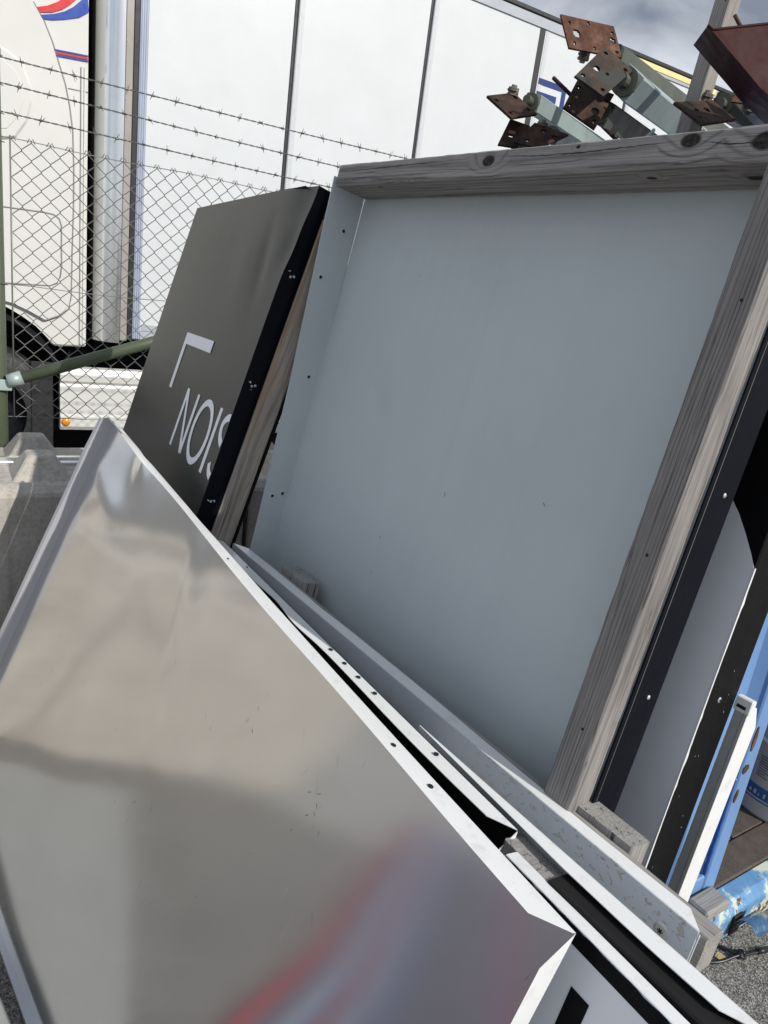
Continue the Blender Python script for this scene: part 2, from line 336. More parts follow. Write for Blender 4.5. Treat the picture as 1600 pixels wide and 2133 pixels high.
def tube_bm(bm, pts, r, k=8, closed_ends=True):
    pts = [V(p) for p in pts]; rings = []
    for i, p in enumerate(pts):
        d = (pts[min(i+1, len(pts)-1)]-pts[max(i-1, 0)])
        a, b = frame_of(d)
        rr = r[i] if isinstance(r, (list, tuple)) else r
        rings.append([bm.verts.new(p+a*math.cos(2*math.pi*j/k)*rr+b*math.sin(2*math.pi*j/k)*rr) for j in range(k)])
    for i in range(len(rings)-1):
        for j in range(k): bm.faces.new((rings[i][j], rings[i][(j+1) % k], rings[i+1][(j+1) % k], rings[i+1][j]))
    if closed_ends: bm.faces.new(rings[0][::-1]); bm.faces.new(rings[-1])
def tube(name, pts, r, mat, parent, k=8, smooth=True):
    bm = bmesh.new(); tube_bm(bm, pts, r, k); return from_bm(name, bm, mat, parent, smooth)
def lathe(name, prof, mat, parent, k=32, axis='Z', centre=(0, 0, 0), smooth=True):
    bm = bmesh.new(); c = V(centre); rings = []
    for (r, h) in prof:
        ring = []
        for j in range(k):
            a = 2*math.pi*j/k; x, y = r*math.cos(a), r*math.sin(a)
            ring.append(bm.verts.new(c+(V((x, y, h)) if axis == 'Z' else V((x, h, y)))))
        rings.append(ring)
    for i in range(len(rings)-1):
        for j in range(k): bm.faces.new((rings[i][j], rings[i][(j+1) % k], rings[i+1][(j+1) % k], rings[i+1][j]))
    return from_bm(name, bm, mat, parent, smooth)
def board_matrix(base, u, v):
    u = V(u).normalized(); v = V(v); v = (v-u*v.dot(u)).normalized(); y = v.cross(u)   # x = along, y = to the back, z = up the board
    return Matrix(((u.x, y.x, v.x, base[0]), (u.y, y.y, v.y, base[1]), (u.z, y.z, v.z, base[2]), (0, 0, 0, 1)))
def lean_board(top, heading, lean):
    """frame of a board leaning back: 'top' is a point of its front plane; origin on the ground below it"""
    h, l = R(heading), R(lean)
    u = V((math.sin(h), math.cos(h), 0)); bk = V((math.sin(h-math.pi/2), math.cos(h-math.pi/2), 0))
    v = bk*math.sin(l)+V((0, 0, math.cos(l))); h0 = top[2]/v.z
    return board_matrix(V(top)-v*h0, u, v), h0
def screw(name, at, axis, parent, r=0.004, mat=None, h=0.0015):
    """small domed screw head; axis is the outward direction in local space"""
    a = V(axis).normalized(); p = V(at)
    return tube(name, [p-a*0.002, p+a*h*0.5, p+a*h], [r, r, r*0.55], mat or M['screw'], parent, 10, False)

def timber(name, lo, hi, mat, parent, axis=0, jit=0.0009, n=36, bevel=0.003, seed=1):
    """sawn timber: long axis subdivided, arrises rounded and knocked about a little"""
    rn = random.Random(seed); a1, a2 = [k for k in range(3) if k != axis]
    w1, w2 = hi[a1]-lo[a1], hi[a2]-lo[a2]; b = bevel
    prof = [(b, 0), (w1*0.5, 0), (w1-b, 0), (w1, b), (w1, w2*0.5), (w1, w2-b), (w1-b, w2), (w1*0.5, w2), (b, w2), (0, w2-b), (0, w2*0.5), (0, b)]
    bm = bmesh.new(); rings = []; ph = [rn.uniform(0, 6.28) for _ in range(12)]; fq = [rn.uniform(5, 30) for _ in range(12)]
    Ls = hi[axis]-lo[axis]
    for i in range(n+1):
        l_ = lo[axis]+Ls*i/n; ring = []
        for k, (p, q) in enumerate(prof):
            corner = k % 3 != 1
            d = (math.sin(l_*fq[k]+ph[k])*0.35+rn.uniform(-.6, .6))*jit*(1.0 if corner else 0.25)
            co = [0, 0, 0]; co[axis] = l_+(rn.uniform(-1, 1)*jit*0.6 if i in (0, n) else 0)
            c1, c2 = w1/2, w2/2; co[a1] = lo[a1]+p-(d if p > c1 else -d if p < c1 else 0)*0.5-abs(d)*0.0; co[a2] = lo[a2]+q-(d if q > c2 else -d if q < c2 else 0)*0.5
            ring.append(bm.verts.new(co))
        rings.append(ring)
    for i in range(n):
        for k in range(12): bm.faces.new((rings[i][k], rings[i][(k+1) % 12], rings[i+1][(k+1) % 12], rings[i+1][k]))
    bm.faces.new(rings[0][::-1]); bm.faces.new(rings[-1])
    return from_bm(name, bm, mat, parent)
def crack(parent, pts, y, w0=0.0011, seed=2):
    """drying split in a timber's front face: a thin dark jagged sliver"""
    rn = random.Random(seed); P = []
    for (x0, z0), (x1, z1) in zip(pts[:-1], pts[1:]):
        for k in range(12): f = k/12; P.append((x0+(x1-x0)*f, z0+(z1-z0)*f+rn.uniform(-.0006, .0006)))
    P.append(pts[-1]); up = []; dn = []; m_ = len(P)
    for i, (x, z) in enumerate(P):
        w_ = w0*max(0.12, math.sin(math.pi*i/(m_-1)))*rn.uniform(0.5, 1.2); up.append((x, y, z+w_/2)); dn.append((x, y, z-w_/2))
    vs_ = up+dn; return poly_me('split', vs_, [(i, i+1, m_+i+1, m_+i) for i in range(m_-1)], M['hole'], parent)

# ------------------------------------------------------------------ ground
GZ = -0.20                                             # ground level; the boards' own frames start 0.2 m above it
Z0 = -0.195
g = poly_me('ground', [(-900, -900, GZ), (900, -900, GZ), (900, 900, GZ), (-900, 900, GZ)], [(0, 1, 2, 3)], M['ground'], None)
tag(g, kind='structure')
# loose grit lying on the asphalt (one mass)
def grit():
    vs_, fs = [], []
    rnd = random.Random(3)
    for i in range(9000):
        x = rnd.uniform(0.80, 1.95); y = rnd.uniform(1.10, 1.95)
        r = rnd.uniform(0.0010, 0.0030)*(1.5 if rnd.random() < 0.06 else 1)
        o = len(vs_); a0 = rnd.uniform(0, 6.28)
        for k in range(4):
            a = a0+k*1.571+rnd.uniform(-.4, .4); q = r*rnd.uniform(0.7, 1.25); vs_.append((x+math.cos(a)*q, y+math.sin(a)*q, GZ+r*rnd.uniform(0.1, 0.5)))
        vs_.append((x+rnd.uniform(-.3, .3)*r, y+rnd.uniform(-.3, .3)*r, GZ+r*rnd.uniform(0.9, 1.3)))
        for k in range(4): fs.append((o+k, o+(k+1) % 4, o+4))
    m, t, b = new_mat('grit_stone')
    v = coords(t); c = t.nodes.new('ShaderNodeTexVoronoi'); c.inputs['Scale'].default_value = 330; t.links.new(v, c.inputs['Vector'])
    t.links.new(ramp(t, c.outputs['Color'], [(0.15, (0.06, 0.055, 0.05)), (0.5, (0.22, 0.205, 0.19)), (0.9, (0.55, 0.53, 0.50))]), b.inputs['Base Color']); b.inputs['Roughness'].default_value = 0.9
    return poly_me('gravel', vs_, fs, m, None)
tag(grit(), 'loose pale grit scattered over the asphalt', 'gravel', kind='stuff')

# ------------------------------------------------------------------ the yard's long direction: truck, fence, barrier stand parallel to it
bt = V((0.8424, 0.5388, 0)); yb = V((-0.5388, 0.8424, 0))         # along to the right, and away from the camera
K = Matrix(((bt.x, yb.x, 0, 0.462), (bt.y, yb.y, 0, 7.131), (0, 0, 1, 0), (0, 0, 0, 1)))   # y = 0 is the trailer's near side

# ---- semi trailer
tr = thing('semi_trailer', 'long white box trailer with black panel joints behind the barbed wire fence', 'trailer', K)
X0, X1 = -2.95, 10.5
box('body', (X0-0.14, 0.035, 0.93), (X1, 2.55, 3.97), M['trailer'], tr)
joints = [-1.897+1.1535*i for i in range(11)]
edges = [X0]+joints+[X1]
for i in range(len(edges)-1):
    a, b = edges[i]+(0.0 if i == 0 else 0.018), edges[i+1]-0.018
    box('side_panel', (a, 0.0, 1.0), (b, 0.034, 3.895), M['trailer'], tr, 0.002)
for i, j in enumerate(joints):
    wd = 0.03 if i == 2 else 0.0075
    box('panel_joint', (j-wd, -0.004 if i == 2 else 0.012, 0.99), (j+wd, 0.033, 3.97 if i == 2 else 3.93), M['seam'], tr)
    box('cover_strip', (j+wd+0.015, -0.003, 1.0), (j+wd+0.055, 0.001, 3.89), M['strip'], tr, 0.001)
    for kz in range(9): screw('rivet', (j+wd+0.035, -0.003, 1.2+kz*0.31), (0, -1, 0), tr, 0.005, M['strip'], 0.0025)
box('top_rail', (X0, -0.012, 3.895), (X1, 0.03, 3.975), M['rail_grey'], tr, 0.003)
box('roof_edge', (X0-0.15, -0.025, 3.976), (X1, 2.56, 4.012), M['seam'], tr, 0.006)
box('bottom_rail', (X0, -0.006, 0.925), (X1, 0.034, 0.999), M['rail_grey'], tr, 0.003)
tp = box('rail_reflection', (1.60, -0.018, 3.925), (2.82, -0.0125, 3.97), M['yellow'], tr); tp['label'] = 'warm reflection painted as a pale yellow strip on the trailer roof rail'  # warm reflection on the rail, painted as a pale yellow strip
box('corner_profile', (-3.006, -0.010, 0.94), (-2.952, 0.034, 3.97), M['bluegrey'], tr, 0.004)
for k in range(3): box('profile_rib', (-2.996+k*0.015, -0.0145, 0.945), (-2.990+k*0.015, -0.0105, 3.96), M['bluegrey'], tr)
box('door_seal', (-3.042, -0.004, 0.93), (-3.007, 0.034, 3.97), M['seam'], tr, 0.003)
box('edge_profile', (-3.094, 0.0, 0.92), (-3.043, 0.034, 3.97), M['beige'], tr, 0.004)
for z in (1.2, 1.5, 1.9, 2.2, 2.55, 2.9): screw('rivet', (-3.085, 0.0, z), (0, -1, 0), tr, 0.006, M['rail_grey'], 0.003)
bm = bmesh.new(); kk = 14; ring = []                               # rounded aluminium corner post
for i in range(kk+1):
    a = -math.pi/2-math.pi/2*i/kk
    ring.append((-3.096+math.cos(a)*0.165, 0.165+math.sin(a)*0.165))
va = [bm.verts.new((x, y, 0.90)) for x, y in ring]; vb = [bm.verts.new((x, y, 3.97)) for x, y in ring]
for i in range(kk): bm.faces.new((va[i], va[i+1], vb[i+1], vb[i]))
from_bm('corner_post', bm, M['alu'], tr, True)
box('front_wall', (-3.262, 0.165, 0.9), (-3.1, 2.5, 3.97), M['plastic'], tr)
lg = 3
for i in range(3):                                                 # nested right-angle emblem
    d = 0.105*i; x1 = 0.80-d; zt = 3.525-d
    slab('emblem_bar', xz([(0.455, zt), (x1, zt), (x1, zt-0.42+d*1.4), (x1-0.05, zt-0.42+d*1.4), (x1-0.05, zt-0.05), (0.455, zt-0.05)], -0.0035), (0, 0.003, 0), M['logo'], tr)
box('chassis', (-3.2, 0.45, 0.55), (X1, 2.1, 0.92), M['plastic'], tr)
for sx in (6.6, 7.9, 9.2):
    wh = lathe('wheel', [(0.30, 0.10), (0.46, 0.10), (0.5, 0.14), (0.5, 0.36), (0.46, 0.40)], M['rubber'], tr, 32, 'Y', (sx, 0.05, 0.31))
    lathe('rim', [(0.0, 0.16), (0.1, 0.16), (0.12, 0.2), (0.27, 0.2), (0.31, 0.10)], M['alu'], wh, 24, 'Y', (sx, 0.05, 0.31))
box('scuff_panel', (-2.94, -0.004, 1.005), (-2.55, -0.001, 1.05), M['rail_grey'], tr)

# ---- tractor
tk = thing('truck_tractor', 'white truck cab with red and blue swoosh, beside the white trailer', 'truck', K)
arch = [(-4.50, 0.86), (-4.40, 0.97), (-4.28, 1.06), (-4.14, 1.115), (-3.98, 1.125), (-3.867, 1.098), (-3.80, 1.078), (-3.734, 1.040), (-3.657, 0.971), (-3.597, 0.91), (-3.549, 0.845)]
body = arch+[(-3.325, 0.852), (-3.325, 3.75), (-5.3, 3.85), (-5.5, 2.2), (-5.5, 0.55), (-4.6, 0.5)]
slab('cab_body', xz(body, 0.02), (0, 2.45, 0), M['cab'], tk, 0.012)
crv = [(-3.70, 3.03), (-3.665, 2.971), (-3.60, 2.874), (-3.552, 2.77), (-3.515, 2.659), (-3.477, 2.547), (-3.452, 2.428), (-3.432, 2.281), (-3.425, 2.05), (-3.426, 1.78), (-3.434, 1.5), (-3.439, 1.20), (-3.456, 1.112), (-3.508, 1.06), (-3.605, 1.015), (-3.70, 1.075)]
door = crv+[(-3.80, 1.128), (-3.98, 1.165), (-4.15, 1.15), (-4.35, 1.07), (-4.45, 0.98), (-5.35, 0.9), (-5.35, 3.4), (-3.85, 3.3)]
slab('door_panel', xz(door, -0.012), (0, 0.05, 0), M['cab'], tk, 0.010)
hatch = [(-4.5, 1.715), (-3.832, 1.734), (-3.60, 1.739), (-3.54, 1.733), (-3.508, 1.71), (-3.495, 1.669), (-3.495, 1.40), (-3.503, 1.33), (-3.525, 1.285), (-3.57, 1.262), (-3.879, 1.247), (-4.5, 1.22)]
tube('hatch_seam', xz(hatch, -0.012), 0.0055, M['seam_grey'], tk, 6)
tube('door_seam', [(p[0]+0.012, 0.019, p[1]) for p in crv[1:-1]], 0.005, M['seam_grey'], tk, 6)
win = [(-4.6, 2.70), (-3.95, 2.69), (-3.80, 2.656), (-3.72, 2.60), (-3.675, 2.49), (-3.67, 2.39), (-3.70, 2.27), (-3.77, 2.16), (-4.0, 2.10), (-4.6, 2.08)]
slab('window_surround', xz(win, -0.030), (0, 0.03, 0), M['cab'], tk, 0.014)
wi = [(p[0]-0.05, 2.39+(p[1]-2.39)*0.80) for p in win]
slab('window_glass', xz(wi, -0.0335), (0, 0.01, 0), M['cab'], tk, 0.003)
slab('red_swoosh', xz([(-3.632, 2.946), (-3.569, 2.972), (-3.51, 3.01), (-3.46, 3.06), (-3.40, 3.16), (-3.335, 3.25), (-3.335, 3.13), (-3.40, 3.055), (-3.44, 3.012), (-3.484, 2.974), (-3.545, 2.941), (-3.618, 2.921)], 0.012), (0, 0.009, 0), M['red_stripe'], tk)
slab('blue_swoosh', xz([(-3.616, 2.907), (-3.533, 2.935), (-3.471, 2.966), (-3.421, 3.004), (-3.378, 3.05), (-3.335, 3.11), (-3.327, 3.0), (-3.383, 2.956), (-3.471, 2.921), (-3.545, 2.898), (-3.60, 2.888)], 0.012), (0, 0.009, 0), M['blue_stripe'], tk)
for k, (mm, z0, h) in enumerate((('blue_stripe', 0.0, 0.008), ('red_stripe', -0.0145, 0.010), ('blue_stripe', -0.030, 0.008))):
    slab('pin_stripe', xz([(-3.536+0.004*k, 2.738+z0), (-3.326, 2.752+z0), (-3.326, 2.752+z0-h), (-3.533+0.004*k, 2.738+z0-h)], 0.012), (0, 0.009, 0), M[mm], tk)
box('fairing_rib', (-3.372, 0.004, 0.87), (-3.358, 0.021, 2.68), M['cab'], tk, 0.004)
box('fairing_rib', (-3.352, 0.012, 0.87), (-3.344, 0.021, 2.68), M['cab'], tk, 0.002)
tube('fairing_seam', [(-3.45, 0.020, 2.53), (-3.327, 0.020, 2.535)], 0.004, M['seam_grey'], tk, 6)
wh = lathe('wheel', [(0.30, -0.16), (0.46, -0.16), (0.505, -0.12), (0.51, 0.0), (0.505, 0.12), (0.46, 0.16)], M['rubber'], tk, 40, 'Y', (-4.02, 0.22, 0.32))
lathe('rim', [(0.0, -0.06), (0.12, -0.06), (0.14, -0.02), (0.26, -0.02), (0.31, -0.158)], M['plastic'], wh, 28, 'Y', (-4.02, 0.22, 0.32))
bm = bmesh.new(); rr = []
for i in range(15):
    a = R(-20+i*13); rr.append((-4.02+math.cos(a)*0.555, 0.51+math.sin(a)*0.555))
slab('mudguard', xz(rr+[(-4.02+(x+4.02)*0.94, 0.51+(z-0.51)*0.94) for x, z in rr[::-1]], 0.035), (0, 0.4, 0), M['plastic'], tk); bm.free()
box('mud_flap', (-3.692, 0.05, -0.05), (-3.545, 0.07, 0.72), M['rubber'], tk, 0.004)
box('wheel_housing', (-4.6, 0.45, 0.3), (-3.3, 2.2, 1.2), M['plastic'], tk)
sk = slab('side_skirt', [(-3.505, -0.012, 0.234), (-3.505, -0.030, 0.262), (-3.505, -0.030, 0.335), (-3.505, -0.006, 0.352), (-3.505, -0.012, 0.560), (-3.505, -0.004, 0.578), (-3.505, -0.020, 0.60), (-3.505, -0.026, 0.645), (-3.505, -0.004, 0.693), (-3.505, 0.06, 0.70), (-3.505, 0.06, 0.234)], (2.6, 0, 0), M['cab'], tk)
lathe('side_marker_lamp', [(0.030, 0.0), (0.030, -0.010), (0.022, -0.018), (0.0, -0.021)], M['amber'], tk, 20, 'Y', (-3.468, -0.029, 0.298))
box('frame_rail_shade_block', (-3.5, 0.5, -0.05), (-0.9, 2.0, 0.85), M['plastic'], tk)  # frame rail, deepened to block light and darken the gap under the truck
for s_, hh in ((-3.40, 0.04), (-3.2, 0.05)): tube('air_hose', [(s_, 0.5, 0.80), (s_+0.2, 0.45, 0.74), (s_+0.5, 0.5, 0.82)], 0.014, M['rubber'], tk, 6)

# ---- chain link fence with barbed wire
KF = Matrix.Translation(-yb*(5.758-3.5)) @ K                        # fence plane, same s scale
fe = thing('wire_fence', 'green posted chain link fence topped by three barbed wires', 'fence', KF)
A_, HB, HT = 0.0354, 0.80, 1.918
nseg = int(round((HT-HB)/A_)); step = (HT-HB)/nseg
def zig(flip):
    bm = bmesh.new(); pts = []
    for i in range(nseg+1):
        side = (i % 2 == 0) != flip
        z = HB+i*step
        x0 = A_+0.0012 if side else -0.0012
        pts.append((x0, -0.0022 if side else 0.0022, z-0.0016)); pts.append((x0, 0.0022 if side else -0.0022, z+0.0016))
    e = pts[-1]; d = 1 if e[0] > 0.01 else -1
    pts.append((e[0]-d*0.007, 0.002, e[2]+0.011)); pts.append((e[0]-d*0.016, 0.004, e[2]-0.006))
    tube_bm(bm, pts, 0.0018, 4); bmesh.ops.recalc_face_normals(bm, faces=bm.faces)
    me = bpy.data.meshes.new('mesh_wire'); bm.to_mesh(me); bm.free(); me.materials.append(M['wire']); return me
zm = [zig(False), zig(True)]
s = -4.85; i = 0
while s < -0.6:
    if not (-4.075 < s < -3.995):
        o = link('mesh_wire', zm[i % 2], None, fe); o.location = (s, 0, 0)
    s += A_; i += 1
for z in (HT, 1.36, HB):
    pts = [(-4.9+j*0.2, 0.004, z+0.004*math.sin(j*1.7)) for j in range(23)]
    tube('tension_wire', pts, 0.0018, M['wire'], fe, 5)
barb_bm = bmesh.new()
for q in range(2):
    for sgn in (1, -1):
        a = 0.6+q*1.7
        tube_bm(barb_bm, [(q*0.006, 0, 0), (q*0.006+0.006*sgn*(1 if q else -1), math.sin(a)*0.014*sgn, math.cos(a)*0.024*sgn)], [0.0019, 0.0009], 4)
tube_bm(barb_bm, [(-0.004, 0, 0), (0.010, 0, 0)], 0.0048, 5)
bmesh.ops.recalc_face_normals(barb_bm, faces=barb_bm.faces)
barb_me = bpy.data.meshes.new('barb'); barb_bm.to_mesh(barb_me); barb_bm.free(); barb_me.materials.append(M['barb'])
for (za, zb) in ((2.196, 2.206), (2.108, 2.092), (2.008, 1.992)):
    bm = bmesh.new()
    sag = lambda s_: za+(zb-za)*(s_+4.0)/2.0-0.010*math.sin((s_+4.0)/2.9*math.pi)
    for q in (0, math.pi):
        pts = []
        for j in range(0, 430):
            s_ = -4.85+j*0.01; a = j*0.95+q
            pts.append((s_, math.cos(a)*0.0020, sag(s_)+math.sin(a)*0.0020))
        tube_bm(bm, pts, 0.0017, 3)
    bw = from_bm('barbed_wire', bm, M['barb'], fe, True)
    s_ = -4.8+random.random()*0.1
    while s_ < -0.65:
        o = link('barb', barb_me, None, bw); o.location = (s_, 0, sag(s_)); o.rotation_euler = (random.uniform(0, 6.28), 0, random.uniform(-.3, .3))
        s_ += 0.098+random.uniform(-0.012, 0.012)
for ps in (-4.035, -1.20):
    po = tube('fence_post', [(ps, 0.0, GZ), (ps, 0.0, 2.22)], 0.036, M['green'], fe, 20)
    lathe('post_cap', [(0.039, -0.03), (0.039, 0.0), (0.030, 0.012), (0.0, 0.017)], M['green'], po, 20, 'Z', (ps, 0, 2.225))
    for z in (2.2, 2.1, 2.0, 1.9, 1.36): tube('tie_wire', [(ps-0.037, -0.02, z), (ps-0.02, -0.037, z-0.01), (ps+0.01, -0.040, z+0.006), (ps+0.034, -0.02, z), (ps+0.045, 0.0, z)], 0.002, M['barb'], po, 4)
tube('brace_tube', [(-3.96, -0.045, 0.978), (-3.40, -0.05, 1.178), (-2.7, -0.05, 1.42)], 0.026, M['green'], fe, 16)
tube('brace_collar', [(-4.0, -0.043, 0.964), (-3.945, -0.045, 0.984)], 0.0295, M['galv'], fe, 16)
box('brace_strap', (-4.09, -0.052, 0.925), (-3.985, -0.046, 0.972), M['galv'], fe, 0.002)
tube('gate_rod', [(-3.975, 0.0, 0.8), (-3.97, 0.0, 1.93)], 0.0035, M['wire'], fe, 6)

# ---- concrete barrier blocks with studs, and the rail lying on them
KB = Matrix.Translation(-yb*(5.758-2.845)) @ K
for i, (a, b) in enumerate(((-4.72, -3.13), (-6.33, -4.74), (-3.11, -1.52))):
    lab = ('grey concrete stacking block with pyramid studs below the green fence post', 'grey concrete stacking block left of the fence post block', 'concrete stacking block hidden behind the dark sign boards')[i]
    t_ = thing('concrete_block', lab, 'concrete block', KB @ Matrix.Translation(((a+b)/2, 0, 0)), 'concrete blocks under the fence')
    hw = (b-a)/2
    slab('block_body', [(-hw, 0.0, GZ), (-hw, 0.0, 0.645), (-hw, 0.035, 0.68), (-hw, 0.595, 0.68), (-hw, 0.63, 0.645), (-hw, 0.63, GZ)], (2*hw, 0, 0), M['concrete'], t_, 0.008)
    for sx in range(4):
        for d in (0.165, 0.46):
            cx = -hw+0.2+sx*0.4
            if i == 0: cx = (-3.925-(a+b)/2)+(sx-2)*0.4
            v8 = [(cx-.105, d-.105, .678), (cx+.105, d-.105, .678), (cx+.105, d+.105, .678), (cx-.105, d+.105, .678), (cx-.047, d-.05, .768), (cx+.047, d-.05, .768), (cx+.047, d+.05, .768), (cx-.047, d+.05, .768)]
            bm = bmesh.new(); q = [bm.verts.new(p) for p in v8]
            for f in ((0, 1, 5, 4), (1, 2, 6, 5), (2, 3, 7, 6), (3, 0, 4, 7), (4, 5, 6, 7)): bm.faces.new([q[k] for k in f])
            bev(bm, 0.006); from_bm('stud', bm, M['concrete'], t_)
ra = thing('metal_rail', 'bright metal rail lying along the top of the concrete blocks', 'rail', KB @ Matrix.Translation((-4.2, 0.315, 0.68)))
slab('rail_profile', [(-1.9, -0.022, 0.001), (-1.9, -0.022, 0.012), (-1.9, -0.006, 0.014), (-1.9, -0.006, 0.030), (-1.9, 0.014, 0.032), (-1.9, 0.014, 0.001)], (3.6, 0, 0), M['alu'], ra, 0.001)
for k in range(6): screw('rail_screw', (-1.6+k*0.6, -0.015, 0.012), (0, 0, 1), ra, 0.004)

# ------------------------------------------------------------------ blue container behind the boards (boards lean on its side)
rt = V((0.8192, 0.5736, 0)); ry = V((-0.5736, 0.8192, 0))
KR = Matrix(((rt.x, ry.x, 0, 1.190), (rt.y, ry.y, 0, 1.750), (0, 0, 1, GZ), (0, 0, 0, 1))) @ Matrix.Scale(1.129, 4)
co = thing('blue_container', 'open blue steel container with peeling sill and plank floor behind sign boards', 'container', KR)
sill = slab('sill_rail', [(-0.34, 0.0, 0.012), (-0.34, -0.006, 0.10), (-0.34, 0.012, 0.128), (-0.34, 0.055, 0.133), (-0.34, 0.055, 0.012)], (2.3, 0, 0), M['peel'], co, 0.004)
bm = bmesh.new(); hk = []                                           # bent steel eye pressed out of the sill
for i in range(9):
    a = R(200-i*22); hk.append((math.cos(a)*0.036, math.sin(a)*0.040))
o_ = [(-0.010-max(0, p[0]+0.036)*0.9, 0.064+p[1]) for p in hk]
va = [bm.verts.new((0.015, y, z)) for y, z in o_]; vb = [bm.verts.new((0.085, y-0.004, z+0.004)) for y, z in o_]
for i in range(8): bm.faces.new((va[i], va[i+1], vb[i+1], vb[i]))
bmesh.ops.solidify(bm, geom=list(bm.faces), thickness=0.005); from_bm('lashing_eye', bm, M['peel'], sill, True)
box('eye_hollow', (0.008, -0.012, 0.030), (0.05, -0.006, 0.095), M['hole'], sill, 0.002)
box('floor_edge_board', (-0.30, 0.0565, 0.06), (1.95, 0.150, 0.1345), M['plank'], co, 0.004)
px = -0.30
while px < 1.9:
    wd = random.uniform(0.165, 0.185)
    box('floor_plank', (px+0.003, 0.153, 0.06), (px+wd-0.003, 1.35, 0.132+random.uniform(-.002, .002)), M['plank'], co, 0.003); px += wd
box('side_wall', (-0.36, 0.06, 0.06), (-0.32, 1.42, 1.80), M['blue_deep'], co, 0.004)
for k in range(4): box('wall_rib', (-0.395, 0.25+k*0.28, 0.10), (-0.361, 0.33+k*0.28, 1.76), M['blue_deep'], co, 0.008)
box('side_wall', (1.95, 0.0, 0.0), (1.99, 1.42, 1.80), M['blue_deep'], co, 0.004)
box('rear_wall', (-0.315, 1.36, 0.06), (1.945, 1.40, 1.80), M['blue_deep'], co, 0.004)
# closed left front leaf: frame, recessed sheet, edge
fl = box('door_frame', (-0.062, 0.058, 0.140), (-0.002, 0.098, 1.80), M['blue'], co, 0.004)
slab('door_edge', [(-0.0015, 0.060, 0.140), (0.026, 0.072, 0.140), (0.026, 0.098, 0.140), (-0.0015, 0.098, 0.140)], (0, 0, 1.66), M['blue_deep'], co, 0.001)
box('door_frame', (-0.33, 0.060, 0.140), (-0.063, 0.098, 0.20), M['blue'], co, 0.004)
sh = slab('door_sheet', [(-0.062, 0.068, 0.20), (-0.085, 0.092, 0.20), (-0.14, 0.092, 0.20), (-0.165, 0.066, 0.20), (-0.22, 0.066, 0.20), (-0.245, 0.092, 0.20), (-0.318, 0.092, 0.20), (-0.318, 0.097, 0.20), (-0.062, 0.097, 0.20)], (0, 0, 1.59), M['blue'], co)
tube('weld_bead', [(-0.066, 0.064, 0.205+k*0.02) for k in range(16)], [0.004+0.0015*math.sin(k*2.2) for k in range(16)], M['blue_deep'], co, 6)
def rust_patch(pts, y): 
    o = slab('rust_patch', xz(pts, y), (0, 0.003, 0), M['rust'], fl); return o
for cx, cz, w_, h_ in ((-0.045, 0.84, 0.020, 0.16), (-0.048, 0.62, 0.016, 0.07), (-0.045, 0.53, 0.022, 0.03), (-0.05, 0.45, 0.014, 0.04), (-0.03, 0.98, 0.018, 0.06), (-0.02, 0.74, 0.010, 0.03)):
    n_ = 9; rust_patch([(cx+math.cos(6.283*k/n_)*w_*random.uniform(.35, .6), cz+math.sin(6.283*k/n_)*h_*random.uniform(.35, .6)) for k in range(n_)], 0.0555)
box('timber_chock', (-0.135, -0.004, 0.135), (-0.03, 0.055, 0.165), M['wood_x'], None, 0.006)
ck = bpy.data.objects['timber_chock']; ck.matrix_world = KR @ Matrix.Translation((0, 0, -0.001)); tag(ck, 'small grey wood offcut wedged under the blue door corner', 'wood offcut')

bk = thing('paint_bucket', 'white plastic bucket with blue printed band on the plank floor', 'bucket', Matrix.Translation((1.575, 2.275, -0.0475)) @ Matrix.Scale(1.129, 4))
BR = 0.158
lathe('bucket_wall', [(0.0, 0.001), (BR*0.90, 0.001), (BR*0.915, 0.01), (BR, 0.33), (BR+0.008, 0.332), (BR+0.008, 0.352), (BR-0.004, 0.352), (BR*0.89, 0.015), (0.0, 0.014)], M['bucket'], bk, 48)
lathe('bucket_ridge', [(BR*0.975, 0.255), (BR*0.975+0.012, 0.257), (BR*0.975+0.012, 0.264), (BR*0.98, 0.266)], M['bucket'], bk, 48)
rb = lambda h: BR*0.915+(BR-BR*0.915)*(h-0.01)/0.32
lathe('label_band', [(rb(.065)+.0006, .065), (rb(.105)+.0006, .105)], M['bucket_blue'], bk, 48)
lathe('label_line', [(rb(.054)+.0006, .054), (rb(.059)+.0006, .059)], M['bucket_blue'], bk, 48)
def on_bucket(name, a0, a1, z0, z1, mat):
    n_ = 4; vs_ = []
    for i in range(n_+1):
        a = R(a0+(a1-a0)*i/n_)
        for z in (z0, z1): r = rb(z)+0.0011; vs_.append((math.cos(a)*r, math.sin(a)*r, z))
    return poly_me(name, vs_, [(2*i, 2*i+2, 2*i+3, 2*i+1) for i in range(n_)], mat, bk)
for k in range(9): on_bucket('print_line', 205, 205+random.uniform(9, 18), 0.205-k*0.0085, 0.208-k*0.0085, M['print'])
for k in range(3): on_bucket('print_line', 226, 226+random.uniform(9, 16), 0.160-k*0.010, 0.1625-k*0.010, M['print'])
for k in range(14): a = 196+k*6; on_bucket('skyline_print', a, a+random.uniform(1.2, 3.5), 0.074, 0.078+random.uniform(0.003, 0.02), M['bucket'])
tube('handle', [(math.cos(R(a))*0.165, math.sin(R(a))*0.165, 0.30-0.11*math.sin(R((a-150)/140*180))) for a in range(150, 291, 10)], 0.002, M['screw'], bk, 6)

